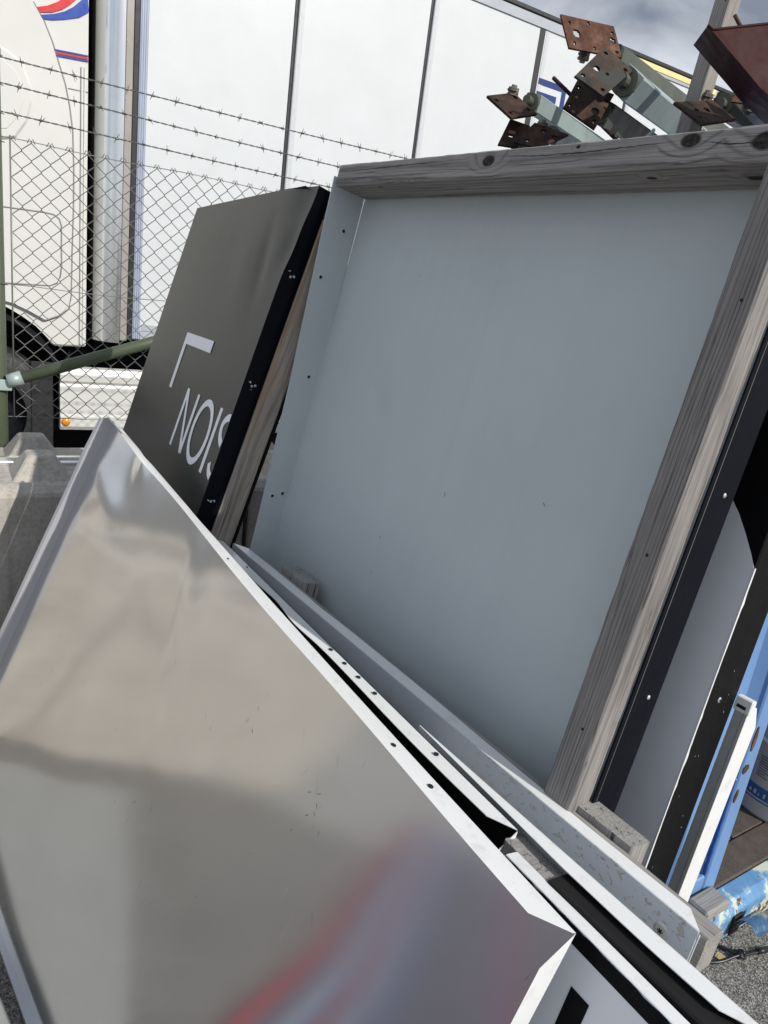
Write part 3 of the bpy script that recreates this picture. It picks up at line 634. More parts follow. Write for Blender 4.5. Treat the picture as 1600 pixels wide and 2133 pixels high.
# ------------------------------------------------------------------ cable and leaf on the ground
def smooth_pts(p, n=8):
    p = [V(q) for q in p]; out_ = []
    for i in range(len(p)-1):
        a, b, c, d = p[max(i-1, 0)], p[i], p[i+1], p[min(i+2, len(p)-1)]
        for k in range(n):
            t = k/n; out_.append(0.5*((2*b)+(c-a)*t+(2*a-5*b+4*c-d)*t*t+(3*b-a-3*c+d)*t**3))
    return out_+[p[-1]]
ca = thing('knotted_cable', 'thin black cord with a knot lying on the gritty ground', 'cord', Matrix.Translation((1.231, 1.707, GZ)) @ Matrix.Scale(1.129, 4))
T_ = V((1.09, 1.512, 0))
tube('strand', [q-T_ for q in smooth_pts([(0.985, 1.575, .006), (1.02, 1.545, .006), (1.05, 1.527, .010), (1.075, 1.514, .012), (1.095, 1.512, .010), (1.14, 1.530, .006), (1.20, 1.552, .006), (1.32, 1.57, .006)])], 0.0042, M['cable'], ca, 8)
tube('strand', [q-T_ for q in smooth_pts([(0.95, 1.487, .006), (0.985, 1.479, .006), (1.025, 1.484, .007), (1.065, 1.500, .012), (1.09, 1.510, .016), (1.075, 1.522, .012)])], 0.0042, M['cable'], ca, 8)
tube('knot', [(0.010*math.cos(a), 0.010*math.sin(a), 0.012+0.004*math.sin(2*a)) for a in [k*0.5 for k in range(14)]], 0.0045, M['cable'], ca, 8)
tube('sleeve', [(0.055, 0.022, 0.006), (0.085, 0.032, 0.006)], 0.0075, M['cable'], ca, 10)
lf = slab('dry_leaf', [(1.018, 1.500, 0.006), (1.030, 1.512, 0.009), (1.042, 1.508, 0.007), (1.048, 1.497, 0.010), (1.036, 1.490, 0.006), (1.022, 1.491, 0.008)], (0, 0, 0.0008), M['leaf'], None); lf.matrix_world = Matrix.Translation((0, 0, GZ)) @ Matrix.Scale(1.129, 4); tag(lf, 'dry yellow leaf on the grit beside the black cord', 'leaf')

# ------------------------------------------------------------------ things lying on top of the container
def plate(name, c4, thick, mat, parent, holes=()):
    """steel foot plate through four corner points, with round holes cut through it"""
    c = [V(p) for p in c4]; nrm = (c[1]-c[0]).cross(c[3]-c[0]).normalized()
    ux, uy = c[1]-c[0], c[3]-c[0]
    o = slab(name, c, nrm*thick, mat, parent, 0.0012)
    return o, c[0], ux, uy, nrm
def foot(name, label, c4, mat, axis0, axis1, size, tube_mat, holes, nut=None, thick=0.007, tw=None):
    P = [V(p) for p in c4]; org = V(axis0)
    t_ = thing(name, label, 'steel prop', Matrix.Translation(org), 'steel props lying on the container')
    loc = [p-org for p in P]
    pl = hole_plate('foot_plate', loc, thick, mat, t_, holes)
    d = V(axis1)-org; L_ = 2.2; d.normalize(); a = V((0, 0, 1)).cross(d).normalized(); b = d.cross(a)
    if tw: rot = Matrix.Rotation(R(tw), 3, d); a = rot @ a; b = rot @ b
    h = size/2; bm = bmesh.new(); ring0 = []; 
    c9 = 0.9
    prof = [(h, h*c9), (h*c9, h), (-h*c9, h), (-h, h*c9), (-h, -h*c9), (-h*c9, -h), (h*c9, -h), (h, -h*c9)]
    st_ = 0.03
    va = [bm.verts.new(d*st_+a*x+b*y) for x, y in prof]; vb = [bm.verts.new(d*L_+a*x+b*y) for x, y in prof]
    for i in range(8): bm.faces.new((va[i], va[(i+1) % 8], vb[(i+1) % 8], vb[i]))
    bm.faces.new(vb); bm.faces.new(va[::-1])
    from_bm('square_tube', bm, tube_mat, t_)
    tube('end_collar', [d*(st_-0.012), d*(st_+0.004)], h*1.02, M['galv_dark'], t_, 18, False)
    tube('spindle', [d*(-0.015), d*0.06], h*0.5, M['galv_dark'], t_, 12, False)
    if nut:
        q = V(nut)-org-V((0, 0, 0.012)); up_ = V((0.1, -0.1, 1)).normalized()
        for kq in range(4): tube('nut', [q+up_*(kq*0.006-0.012)+d*0.003*math.sin(kq*2.1), q+up_*(kq*0.006-0.0075)+d*0.003*math.sin(kq*2.1)], 0.019-0.0015*(kq % 2), M['flake'], t_, 7, False)
        tube('bolt', [q-up_*0.02, q+up_*0.018], 0.009, M['flake'], t_, 8, False)
    return t_
def hole_plate(name, loc, thick, mat, parent, holes):
    """quad plate tessellated round its holes so that one can see through them"""
    c0, c1, c2, c3 = loc; nrm = (c1-c0).cross(c3-c0).normalized()*thick
    P = lambda s_, t_: c0*(1-s_)*(1-t_)+c1*s_*(1-t_)+c2*s_*t_+c3*(1-s_)*t_
    lw, lh = (c1-c0).length, (c3-c0).length
    bm = bmesh.new()
    n = 46; m_ = max(8, int(n*lh/lw)); vv = {}
    def vert(i, j, k):
        if (i, j, k) not in vv: vv[(i, j, k)] = bm.verts.new(P(i/n, j/m_)+nrm*k)
        return vv[(i, j, k)]
    inside = lambda i, j: not any(((i+.5)/n-hx)**2*lw*lw+((j+.5)/m_-hy)**2*lh*lh < r*r for hx, hy, r in holes)
    cell = {(i, j): inside(i, j) for i in range(n) for j in range(m_)}
    for (i, j), ok in cell.items():
        if not ok: continue
        bm.faces.new((vert(i, j, 0), vert(i+1, j, 0), vert(i+1, j+1, 0), vert(i, j+1, 0)))
        bm.faces.new((vert(i, j+1, 1), vert(i+1, j+1, 1), vert(i+1, j, 1), vert(i, j, 1)))
        for di, dj, e in ((0, -1, ((i, j), (i+1, j))), (1, 0, ((i+1, j), (i+1, j+1))), (0, 1, ((i+1, j+1), (i, j+1))), (-1, 0, ((i, j+1), (i, j)))):
            if not cell.get((i+di, j+dj), False):
                (a, b), (c, d) = e; bm.faces.new((vert(a, b, 0), vert(a, b, 1), vert(c, d, 1), vert(c, d, 0)))
    return from_bm(name, bm, mat, parent)
H6 = [(0.14, 0.22, .008), (0.86, 0.22, .008), (0.5, 0.12, .008), (0.14, 0.80, .008), (0.86, 0.80, .008), (0.5, 0.90, .008)]
foot('steel_prop', 'steel prop with upright brown rusty foot plate, topmost of the heap', [(0.327, 2.567, 2.414), (0.504, 2.621, 2.419), (0.543, 2.594, 2.33), (0.367, 2.539, 2.32)], M['rust'], (0.50, 2.64, 2.345), (0.953, 3.299, 2.40), 0.07, M['galv_dark'], [(0.13, .2, .006), (0.5, .1, .006), (0.93, .25, .006), (0.13, .82, .006), (0.5, .88, .006), (0.92, .85, .006), (0.22, .50, .0135), (0.90, .50, .011)], (0.425, 2.60, 2.335))
foot('steel_prop', 'galvanised square steel prop with dark grey tilted foot plate', [(0.449, 2.406, 2.296), (0.544, 2.412, 2.247), (0.45, 2.295, 2.141), (0.36, 2.286, 2.179)], M['rust_grey'], (0.517, 2.405, 2.218), (0.965, 3.075, 2.254), 0.078, M['galv'], [(0.15, .12, .007), (0.85, .12, .007), (0.28, .55, .011), (0.15, .88, .007), (0.85, .88, .007), (0.6, .5, .006)], None, tw=38)
foot('steel_prop', 'greenish steel prop with dark rusty foot plate under the grey plate', [(0.396, 2.454, 2.215), (0.518, 2.48, 2.197), (0.457, 2.358, 2.071), (0.354, 2.35, 2.114)], M['rust_dark'], (0.475, 2.475, 2.150), (0.848, 3.122, 2.205), 0.070, M['galv_dark'], [(0.12, .2, .007), (0.9, .25, .007), (0.12, .82, .007), (0.78, .62, .014), (0.88, .85, .008)], None, tw=25)
foot('steel_prop', 'galvanised steel prop with flat rusty foot plate and big nut, leftmost', [(0.138, 2.486, 2.149), (0.226, 2.583, 2.191), (0.304, 2.532, 2.129), (0.219, 2.436, 2.087)], M['rust_dark'], (0.275, 2.585, 2.176), (0.652, 3.221, 2.200), 0.052, M['galv'], H6[:2]+H6[3:5], (0.222, 2.573, 2.203), tw=10)
foot('steel_prop', 'steel prop with bent dark plate lying lowest on the beam, left', [(0.238, 2.426, 2.021), (0.299, 2.513, 2.10), (0.414, 2.529, 2.083), (0.32, 2.446, 2.019)], M['rust_dark'], (0.356, 2.558, 2.085), (0.596, 3.098, 2.14), 0.05, M['galv'], [(0.2, .3, .008), (0.8, .4, .008), (0.7, .8, .008)], (0.325, 2.53, 2.108), tw=15)
foot('steel_prop', 'steel prop with small jagged rusty plate beside the lowest plate', [(0.191, 2.444, 2.013), (0.224, 2.536, 2.106), (0.289, 2.532, 2.093), (0.252, 2.445, 2.012)], M['rust_dark'], (0.262, 2.60, 2.04), (0.60, 3.2, 2.05), 0.045, M['galv_dark'], [(0.4, .4, .008)], None)
foot('steel_prop', 'steel prop with flat rusty plate and flaking bolt, right of the galvanised one', [(0.642, 2.275, 2.145), (0.784, 2.396, 2.196), (0.839, 2.325, 2.137), (0.71, 2.205, 2.084)], M['rust_dark'], (0.815, 2.41, 2.195), (1.158, 2.93, 2.262), 0.058, M['galv_dark'], [(0.3, .4, .009), (0.2, .7, .005), (0.55, .45, .012)], (0.766, 2.398, 2.212), tw=12)
foot('steel_prop', 'steel prop with small upright rusty plate under the red sheet', [(0.833, 2.307, 2.248), (0.88, 2.298, 2.217), (0.863, 2.284, 2.168), (0.80, 2.284, 2.168)], M['rust'], (0.87, 2.335, 2.195), (1.2, 2.85, 2.23), 0.05, M['galv_dark'], [(0.25, .3, .005), (0.75, .3, .005), (0.25, .8, .005), (0.75, .8, .005)], (0.872, 2.335, 2.185))
rd = tube('steel_rod', [(0.316, 2.396, 2.196), (0.38, 2.44, 2.171), (0.62, 2.60, 2.075)], 0.0058, M['rust_dark'], None, 10); tag(rd, 'thin rusty rod sticking out left between the foot plates', 'rod')
hkk = tube('bent_hook', [q for q in smooth_pts([(0.628, 2.52, 2.085), (0.645, 2.50, 2.098), (0.660, 2.50, 2.115), (0.668, 2.52, 2.125)])], 0.006, M['galv'], None, 8); tag(hkk, 'small bent steel hook between the two galvanised props', 'hook')
# red oxide steel sheet hopper at the upper right
rs = thing('red_steel_trough', 'dark red painted steel trough jutting in at the upper right', 'steel trough', Matrix.Translation((0.86, 2.02, 2.20)))
ro = V((0.86, 2.02, 2.20))
fp_ = [V(p)-ro for p in ((0.617, 2.049, 2.258), (0.632, 2.047, 2.250), (0.648, 2.047, 2.2535), (0.90, 2.08, 2.318), (1.35, 2.13, 2.43), (1.42, 2.02, 1.98), (0.838, 1.995, 2.082), (0.761, 2.011, 2.134), (0.726, 2.02, 2.165))]
slab('front_sheet', fp_, (0.004, 0.008, 0.0), M['oxide'], rs, 0.0008)
lp = [fp_[0], fp_[8], fp_[7], fp_[6]]
vv = []
for p in lp: vv += [p+V((0.001, 0.002, 0)), p+V((0.035, 0.20, 0.02))]
poly_me('folded_side', vv, [(0, 2, 3, 1), (2, 4, 5, 3), (4, 6, 7, 5)], M['oxide'], rs)
tube('lip', [fp_[0], fp_[1], fp_[2]]+[fp_[2].lerp(fp_[4], k/5) for k in range(1, 6)], 0.0035, M['oxide'], rs, 8)
tube('lifting_rod', [V((0.737, 2.235, 2.354))-ro, V((0.748, 2.232, 2.340))-ro, V((0.78, 2.22, 2.30))-ro, V((0.84, 2.2, 2.26))-ro], 0.005, M['rust'], rs, 8)

# timber posts standing in the container
for i, (top, foot_, w_, lab) in enumerate((((0.545, 2.79, 2.75), (0.535, 2.25, -0.046), 0.052, 'grey weathered timber post rising behind the rusty plates'), ((1.135, 3.05, 2.705), (1.06, 2.50, -0.046), 0.060, 'grey timber post at the right edge behind the red trough'))):
    d = V(top)-V(foot_); u = V((0.62, -0.78, 0)); mw = board_matrix(foot_, u, d)
    p_ = thing('timber_post', lab, 'timber post', mw)
    box('post', (-w_/2, -w_/2, 0), (w_/2, w_/2, d.length), wood('post_timber_%d' % i, 'Z', light=(0.42, 0.39, 0.36), dark=(0.22, 0.205, 0.19), knots=((d.length-0.30, -0.026, 0.008, 0.010), (d.length-0.33, 0.012, -0.026, 0.005), (d.length-0.62, -0.01, -0.026, 0.008)), pith=(0.12, 0.1)), p_, 0.003)
be = thing('timber_bearer', 'timber bearer under the steel props on the container rim', 'timber', KR @ Matrix.Translation((0.15, 0.9, 1.801)))
box('bearer', (-0.5, -0.045, 0.0), (1.8, 0.045, 0.045), M['wood_x'], be, 0.003)

# ------------------------------------------------------------------ the leaning boards, back to front
GM, GH = lean_board((0.412, 1.043, 1.812), 142.3, 10)

# black sign with a white disc print (furthest right, behind)
SM, SH = lean_board((0.408+0.122*0.779, 1.04+0.122*0.602, 1.0), 142.3, 7)
SM = Matrix.Translation((0, 0, 0)) @ SM
so = V((0.408, 1.04, 0.0)); SM.translation = so
s4 = thing('round_print_sign', 'black sign board with white disc print behind the right timber post', 'sign', SM)
XR = 0.088
box('face', (-1.05, 0.0, Z0), (XR, 0.004, 1.72), M['black'], s4, 0.001)
cz_, cxx, rad = 0.62, -0.62, 0.0
arc = [(0.000, 1.333), (0.013, 1.321), (0.037, 1.296), (0.057, 1.270), (0.075, 1.244), (XR-0.001, 1.224)]
dp = slab('disc_print', xz([(XR-0.001, 0.15)]+arc[::-1]+[(-0.05, 1.372), (-0.12, 1.412), (-0.25, 1.46), (-0.45, 1.49), (-0.7, 1.46), (-0.85, 1.38), (-0.95, 1.3), (-1.0, 1.2), (-1.02, 0.9), (-1.0, 0.15)], -0.0008), (0, 0.0006, 0), M['lavender'], s4)
ed = [(XR-0.0004, -0.0012, 0.15)]
bmE = bmesh.new(); prev = None; rnd = random.Random(5)                # worn bright edge where the black film has chipped
for k in range(90):
    z = 1.224-k*0.0118; wv_ = 0.0030+0.0006*math.sin(k*0.3)+rnd.uniform(-.0003, .0004)+(0.0022 if rnd.random() < 0.12 else 0)
    a = bmE.verts.new((XR-0.0008, -0.0013, z)); b = bmE.verts.new((XR+0.0009, -0.0013, z)); c = bmE.verts.new((XR+0.0009, wv_, z))
    if prev: bmE.faces.new((prev[0], a, b, prev[1])); bmE.faces.new((prev[1], b, c, prev[2]))
    prev = (a, b, c)
from_bm('chipped_edge', bmE, M['chip'], s4)
box('side_flange', (XR-0.003, 0.0045, Z0), (XR, 0.104, 1.72), M['black'], s4, 0.0008)
for z in (0.99, 0.52, 1.45): 
    tube('screw_hole', [(XR+0.0002, 0.045, z), (XR+0.0016, 0.045, z)], [0.0052, 0.004], M['alu_dull'], s4, 8, False)
    tube('hole', [(XR+0.0008, 0.045, z), (XR+0.0022, 0.045, z)], 0.0026, M['hole'], s4, 8, False)
for k in range(9):
    z = rnd.uniform(0.65, 1.15); y = rnd.uniform(0.012, 0.095); a = rnd.uniform(0, 3.1); l_ = rnd.uniform(.002, .006)
    slab('scratch', [(XR+0.0004, y, z), (XR+0.0004, y+math.cos(a)*l_, z+math.sin(a)*l_), (XR+0.0004, y+math.cos(a)*l_+.0003, z+math.sin(a)*l_+.0002), (XR+0.0004, y+.0003, z+.0003)], (0.0003, 0, 0), M['chip'], s4)

# aluminium channel leaning at the end of that sign
ch = thing('aluminium_channel', 'pale aluminium channel leaning beside the black sign and blue door', 'channel', SM @ Matrix.Translation((0.0895, 0.112, 0)) @ Matrix.Diagonal((0.8, 1, 1, 1)))
c_pts = [(0.0, 0.0), (0.026, 0.0), (0.026, 0.052), (0.0235, 0.052), (0.0235, 0.003), (0.0, 0.003)]
slab('web', [(x, y, Z0) for x, y in [(0.0, 0.0), (0.0255, 0.0), (0.0255, 0.003), (0.0, 0.003)]], (0, 0, 0.985-Z0), M['alu_dull'], ch, 0.0006)
o = slab('lip', [(0.0262, 0.0, Z0), (0.0262, 0.0, 0.985), (0.0262, 0.028, 0.975), (0.0262, 0.052, 0.935), (0.0262, 0.052, Z0)], (0.0022, 0, 0), M['white'], ch, 0.0005)  # sunlit side, its light put into a whiter colour than the shaded web
slab('groove', [(0.0195, -0.0008, Z0), (0.0215, -0.0008, Z0), (0.0215, 0.0005, Z0), (0.0195, 0.0005, Z0)], (0, 0, 0.98-Z0), M['seam_grey'], ch)
box('end_clip', (-0.004, -0.003, 0.965), (0.032, 0.012, 0.992), M['white'], ch, 0.002)
box('clip_slot', (0.002, -0.0036, 0.972), (0.022, -0.0028, 0.978), M['hole'], ch)

# navy box sign between the black one and the grey tray
nb = thing('navy_sign_box', 'narrow navy edge of a sign box just right of the timber post', 'sign', GM)
box('side_flange', (0.0740, 0.0492, Z0), (0.0770, 0.122, 1.76), M['navy'], nb, 0.0008)
box('face', (-0.95, 0.1215, Z0), (0.0765, 0.125, 1.76), M['navy'], nb, 0.0006)
tube('edge_glint', [(0.0772, 0.0578, Z0+0.01), (0.0772, 0.0578, 1.75)], 0.0006, M['scratch'], nb, 4)
for z in (1.375, 1.06, 0.75): screw('screw', (0.0772, 0.094, z), (1, 0, 0), nb, 0.0036, M['alu_dull'], 0.0022)

# grey tray with timber beam and post
gt = thing('grey_sign_tray', 'large grey metal sign tray with weathered timber beam on top', 'sign', GM)
bm = bmesh.new(); nx, nz_ = 48, 60; grid = []
for j in range(nz_+1):
    row = []
    for i in range(nx+1):
        x = -1.034+i/nx*1.084; z = Z0+j/nz_*(1.835-Z0)
        d = 0.0016*math.sin(x*3.1+0.4)*math.sin(z*2.3)+0.0007*math.sin(x*7+z*5)
        row.append(bm.verts.new((x, 0.0945+d, z)))
    grid.append(row)
for j in range(nz_):
    for i in range(nx): bm.faces.new((grid[j][i], grid[j][i+1], grid[j+1][i+1], grid[j+1][i]))
from_bm('back_panel', bm, M['grey_inside'], gt, True)
slab('side_flange', [(-1.0385, 0.0965, 1.815), (-1.0385, 0.0, 1.815), (-1.0385, 0.003, 1.70), (-1.0385, 0.017, 1.34), (-1.0385, 0.023, 1.0), (-1.0385, 0.026, Z0), (-1.0385, 0.0965, Z0)], (0.003, 0, 0), M['grey_inside'], gt)
tube('fold_line', [(-1.0348, 0.0938, Z0), (-1.0348, 0.0938, 1.78)], 0.0014, M['grey_inside'], gt, 6)
for (y, z) in ((0.060, 1.706), (0.066, 1.343), (0.048, 1.021), (0.076, 1.031), (0.029, 1.585)):
    tube('screw_cup', [(-1.0356, y, z), (-1.0343, y, z)], [0.0085, 0.006], M['grey_inside'], gt, 14, False)
    tube('screw_hole', [(-1.0350, y, z), (-1.0338, y, z)], 0.0042, M['hole'], gt, 10, False)
tbm = timber('timber_beam', (-1.022, 0.0, 1.7925), (0.16, 0.0915, 1.8400), M['wood_beam'], gt, 0, 0.0012, 60, 0.003, 4)
crack(tbm, [(-1.02, 1.823), (-0.93, 1.8235), (-0.80, 1.8255), (-0.66, 1.827), (-0.56, 1.828)], -0.0007, 0.0014, 3)
crack(tbm, [(-0.50, 1.829), (-0.40, 1.8235), (-0.30, 1.8225), (-0.19, 1.825), (-0.11, 1.828)], -0.0007, 0.0016, 5)
crack(tbm, [(-0.085, 1.826), (-0.04, 1.818), (0.02, 1.817)], -0.0007, 0.0013, 6)
crack(tbm, [(-0.47, 1.811), (-0.36, 1.809), (-0.25, 1.811)], -0.0007, 0.0009, 7)
crack(tbm, [(-1.02, 1.806), (-0.95, 1.807), (-0.85, 1.8085)], -0.0007, 0.0009, 8)
timber('timber_post', (0.023, 0.0, Z0), (0.0730, 0.0480, 1.7915), M['wood_post'], gt, 2, 0.0013, 90, 0.003, 5)
for (x, z) in ((0.052, 1.27), (0.05, 1.0), (0.055, 1.62)): tube('nail', [(x, 0.001, z), (x, -0.0006, z)], 0.0024, M['hole'], gt, 8, False)
for k in range(6):
    x = rnd.uniform(-0.95, -0.05); z = rnd.uniform(0.95, 1.7); a = rnd.uniform(0, 3.1); l_ = rnd.uniform(.003, .009)
    slab('scuff', [(x, 0.0918, z), (x+math.cos(a)*l_, 0.0918, z+math.sin(a)*l_), (x+math.cos(a)*l_+.0008, 0.0918, z+math.sin(a)*l_+.0006), (x+.0009, 0.0918, z+.0007)], (0, 0.0003, 0), M['scratch'], gt)

# dark lettered sign box on the left, with its timbers
NU = V((0.51238, -0.85830, 0.02797)); NV = V((0.22862, 0.16773, 0.95896)); NP = V((-0.2738, 1.8771, 1.7680))
NL = 1.768/0.95896
NM = board_matrix(NP-NV*NL, NU, NV)
ns = thing('lettered_sign_box', 'charcoal sign box with white letters NOIS, its top corner dented', 'sign', NM)
def ndent(x, zz):
    d = 0.014*math.exp(-((x+0.0)/0.10)**2-((zz+0.02)/0.10)**2)           # crushed corner
    d += 0.006*math.exp(-((x+0.02)/0.05)**2-((zz+0.16)/0.05)**2)
    d += 0.0040*math.exp(-((x+0.17+0.3*(zz+0.2))/0.035)**2-((zz+0.19)/0.10)**2)
    d -= 0.003*math.exp(-((x+0.30+0.3*(zz+0.2))/0.10)**2-((zz+0.22)/0.14)**2)
    return d+0.0010*math.sin(x*6+1)*math.sin(zz*4)
def nz_face():
    bm = bmesh.new(); nx, nzz = 70, 90; g_ = []
    W, Hh = 1.075, 1.90
    for j in range(nzz+1):
        row = []
        for i in range(nx+1):
            x = -W+W*i/nx; z = NL-Hh+Hh*j/nzz
            d = ndent(x, z-NL)
            row.append(bm.verts.new((x, d, z)))
        g_.append(row)
    for j in range(nzz):
        for i in range(nx): bm.faces.new((g_[j][i], g_[j][i+1], g_[j+1][i+1], g_[j+1][i]))
    return from_bm('face', bm, M['dark_face'], ns, True)
nz_face()
bm = bmesh.new(); prev = None
for k in range(91):                                                   # right side flange, buckled near its top
    zz = -1.90*k/90; z = NL+zz
    d = ndent(0.0, zz)
    bx_ = -0.012*math.exp(-((zz+0.16)/0.035)**2)+0.004*math.exp(-((zz+0.06)/0.04)**2)
    a = bm.verts.new((0.0, d, z)); b = bm.verts.new((0.001+bx_, 0.030, z)); c = bm.verts.new((0.002, 0.049, z)); e = bm.verts.new((-0.012, 0.049, z))
    if prev:
        for q in range(3): bm.faces.new((prev[q], (a, b, c, e)[q], (a, b, c, e)[q+1], prev[q+1]))
    prev = (a, b, c, e)
from_bm('side_flange', bm, M['navy'], ns, True)
box('top_flange', (-1.074, 0.002, NL-0.003), (-0.06, 0.062, NL-0.0005), M['navy'], ns)
box('side_flange', (-1.0775, 0.001, NL-1.62), (-1.0752, 0.062, NL-0.002), M['navy'], ns)
nw = timber('timber_upright', (-0.052, 0.0505, 0.10), (0.0070, 0.112, NL-0.066), M['wood_old'], ns, 2, 0.0010, 30, 0.003, 9)
timber('timber_rail', (-1.02, 0.0505, NL-0.062), (0.018, 0.1120, NL-0.006), M['wood_old'], ns, 0, 0.0010, 30, 0.003, 11)
timber('timber_upright', (-1.06, 0.0645, 0.10), (-1.01, 0.112, NL-0.066), M['wood_old'], ns, 2, 0.0010, 30, 0.003, 9)
box('back_sheet', (-1.05, 0.1135, -0.02), (0.016, 0.1165, NL-0.12), M['black'], ns)
LT = M['letter']; yl = -0.0016
def glyph(name, pts): return slab(name, [(x, yl+0.0010, NL+z) for x, z in pts], (0, -0.0007, 0), LT, ns)
glyph('corner_mark', [(-0.648, -0.434), (-0.344, -0.434), (-0.344, -0.470), (-0.618, -0.470), (-0.618, -0.618), (-0.648, -0.618)])
glyph('letter_n', [(-0.436, -0.590), (-0.414, -0.590), (-0.324, -0.735), (-0.320, -0.735), (-0.320, -0.590), (-0.300, -0.590), (-0.300, -0.769), (-0.322, -0.769), (-0.412, -0.624), (-0.416, -0.624), (-0.416, -0.769), (-0.436, -0.769)])
bm = bmesh.new(); kO = 40; oo = []
for i in range(kO):
    a = 2*math.pi*i/kO
    oo.append((bm.verts.new((-0.196+0.083*math.cos(a), yl+0.0003, NL-0.6795+0.0935*math.sin(a))), bm.verts.new((-0.196+0.062*math.cos(a), yl+0.0003, NL-0.6795+0.0735*math.sin(a)))))
for i in range(kO): a, b = oo[i], oo[(i+1) % kO]; bm.faces.new((a[0], b[0], b[1], a[1]))
from_bm('letter_o', bm, LT, ns)
glyph('letter_i', [(-0.097, -0.590), (-0.077, -0.590), (-0.077, -0.769), (-0.097, -0.769)])
def stroke(name, pts, w_):
    bm = bmesh.new(); prev = None; P = [V((p[0], 0, p[1])) for p in pts]
    for i, p in enumerate(P):
        d = (P[min(i+1, len(P)-1)]-P[max(i-1, 0)]).normalized(); n_ = V((-d.z, 0, d.x))*w_/2
        pr_ = []
        for s_ in (1, -1): q = p+n_*s_; pr_.append(bm.verts.new((min(q.x, -0.0012), yl+0.0003, NL+q.z)))
        if prev: bm.faces.new((prev[0], pr_[0], pr_[1], prev[1]))
        prev = pr_
    return from_bm(name, bm, LT, ns)
stroke('letter_s', [(q.x, q.z) for q in smooth_pts([(-0.001, 0, -0.601), (-0.020, 0, -0.605), (-0.038, 0, -0.620), (-0.040, 0, -0.640), (-0.026, 0, -0.660), (-0.002, 0, -0.673)], 5)], 0.020)
stroke('letter_s', [(q.x, q.z) for q in smooth_pts([(-0.040, 0, -0.730), (-0.026, 0, -0.750), (-0.002, 0, -0.760)], 5)], 0.020)
for zz in (-0.225, -0.508, -0.82):
    for k in range(2): screw('screw', (0.0022, 0.022+k*0.008, NL+zz+k*0.004), (1, 0, 0.0), ns, 0.0033, M['screw'], 0.002)
    for k in range(2):
        z = NL+zz+rnd.uniform(-.012, .012); y = 0.010+k*0.008
        slab('scratch', [(0.0024, y, z), (0.0024, y+0.007, z+rnd.uniform(-.004, .004)), (0.0024, y+0.006, z+0.001)], (0.0004, 0, 0), M['chip'], ns)

# ---- front stack
def tapered(name, x0, x1, y0, y1, z, taper0, taper1, mat, parent, wob=None, n=40, tz=0.0012):
    """flange of folded sheet: fold edge at y0, free edge at y1, ends cut at a slant"""
    bm = bmesh.new(); rows = []
    for i in range(n+1):
        f = i/n; xf = x0+(x1-x0)*f; xr_ = x0+taper0+(x1-taper1-x0-taper0)*f
        dy, dz = wob(xf) if wob else (0, 0)
        rows.append([bm.verts.new((xf, y0, z)), bm.verts.new((xr_, y1+dy, z+dz)), bm.verts.new((xr_, y1+dy, z+dz-tz)), bm.verts.new((xf, y0, z-tz))])
    for i in range(n):
        a, b = rows[i], rows[i+1]
        for q in range(4): bm.faces.new((a[q], b[q], b[(q+1) % 4], a[(q+1) % 4]))
    bm.faces.new(rows[0]); bm.faces.new(rows[-1][::-1])
    return from_bm(name, bm, mat, parent)

# worn grey-faced sign box resting against the big tray
M3, H3 = lean_board((0.442, 0.692, 0.870), 142.3, 9)
f3 = thing('worn_sign_box', 'long white edged sign box with torn glue patches and screw near its right end', 'sign', M3)
box('face', (-1.342, 0.0, Z0), (0.0, 0.0018, H3), M['worn'], f3, 0.0005)
tapered('top_flange', -1.342, 0.0, 0.002, 0.030, H3, 0.03, 0.028, M['white'], f3, lambda x: (0.0018*math.sin(x*9)-0.004*math.exp(-((x+0.42)/0.03)**2)-0.003*math.exp(-((x+0.95)/0.05)**2), 0.0014*math.sin(x*6)+0.002*math.exp(-((x+0.42)/0.03)**2)))
slab('side_flange', [(0.0004, 0.002, H3-0.003), (0.0004, 0.030, H3-0.032), (0.0004, 0.030, Z0+0.04), (0.0004, 0.002, Z0)], (0.0012, 0, 0), M['white'], f3)
slab('side_flange', [(-1.3424, 0.002, H3-0.003), (-1.3424, 0.030, H3-0.032), (-1.3424, 0.030, Z0+0.04), (-1.3424, 0.002, Z0)], (-0.0012, 0, 0), M['white'], f3)
timber('timber_rail', (-1.22, 0.0045, H3-0.055), (0.010, 0.044, H3-0.0025), M['wood_x'], f3, 0, 0.0010, 30, 0.003, 11)
for xa in (-0.765, 0.0):
    pass
timber('timber_upright', (-0.245, 0.0455, Z0), (-0.128, 0.0905, H3+0.006), M['wood_z'], f3, 2, 0.0010, 30, 0.003, 9)
timber('timber_upright', (-1.155, 0.0455, Z0), (-1.045, 0.0905, H3+0.012), M['wood_z'], f3, 2, 0.0010, 30, 0.003, 9)
sc_ = lathe('screw_washer', [(0.0, -0.0022), (0.006, -0.0022), (0.0085, -0.0014), (0.010, 0.0)], M['screw'], f3, 24, 'Y', (-0.040, 0.0, H3-0.034))
for a in range(3):
    c_, s_ = math.cos(a*1.047), math.sin(a*1.047)
    slab('screw_slot', [(-0.040+c_*0.004-s_*0.0008, -0.0024, H3-0.034+s_*0.004+c_*0.0008), (-0.040+c_*0.004+s_*0.0008, -0.0024, H3-0.034+s_*0.004-c_*0.0008), (-0.040-c_*0.004+s_*0.0008, -0.0024, H3-0.034-s_*0.004-c_*0.0008), (-0.040-c_*0.004-s_*0.0008, -0.0024, H3-0.034-s_*0.004+c_*0.0008)], (0, 0.0004, 0), M['hole'], sc_)

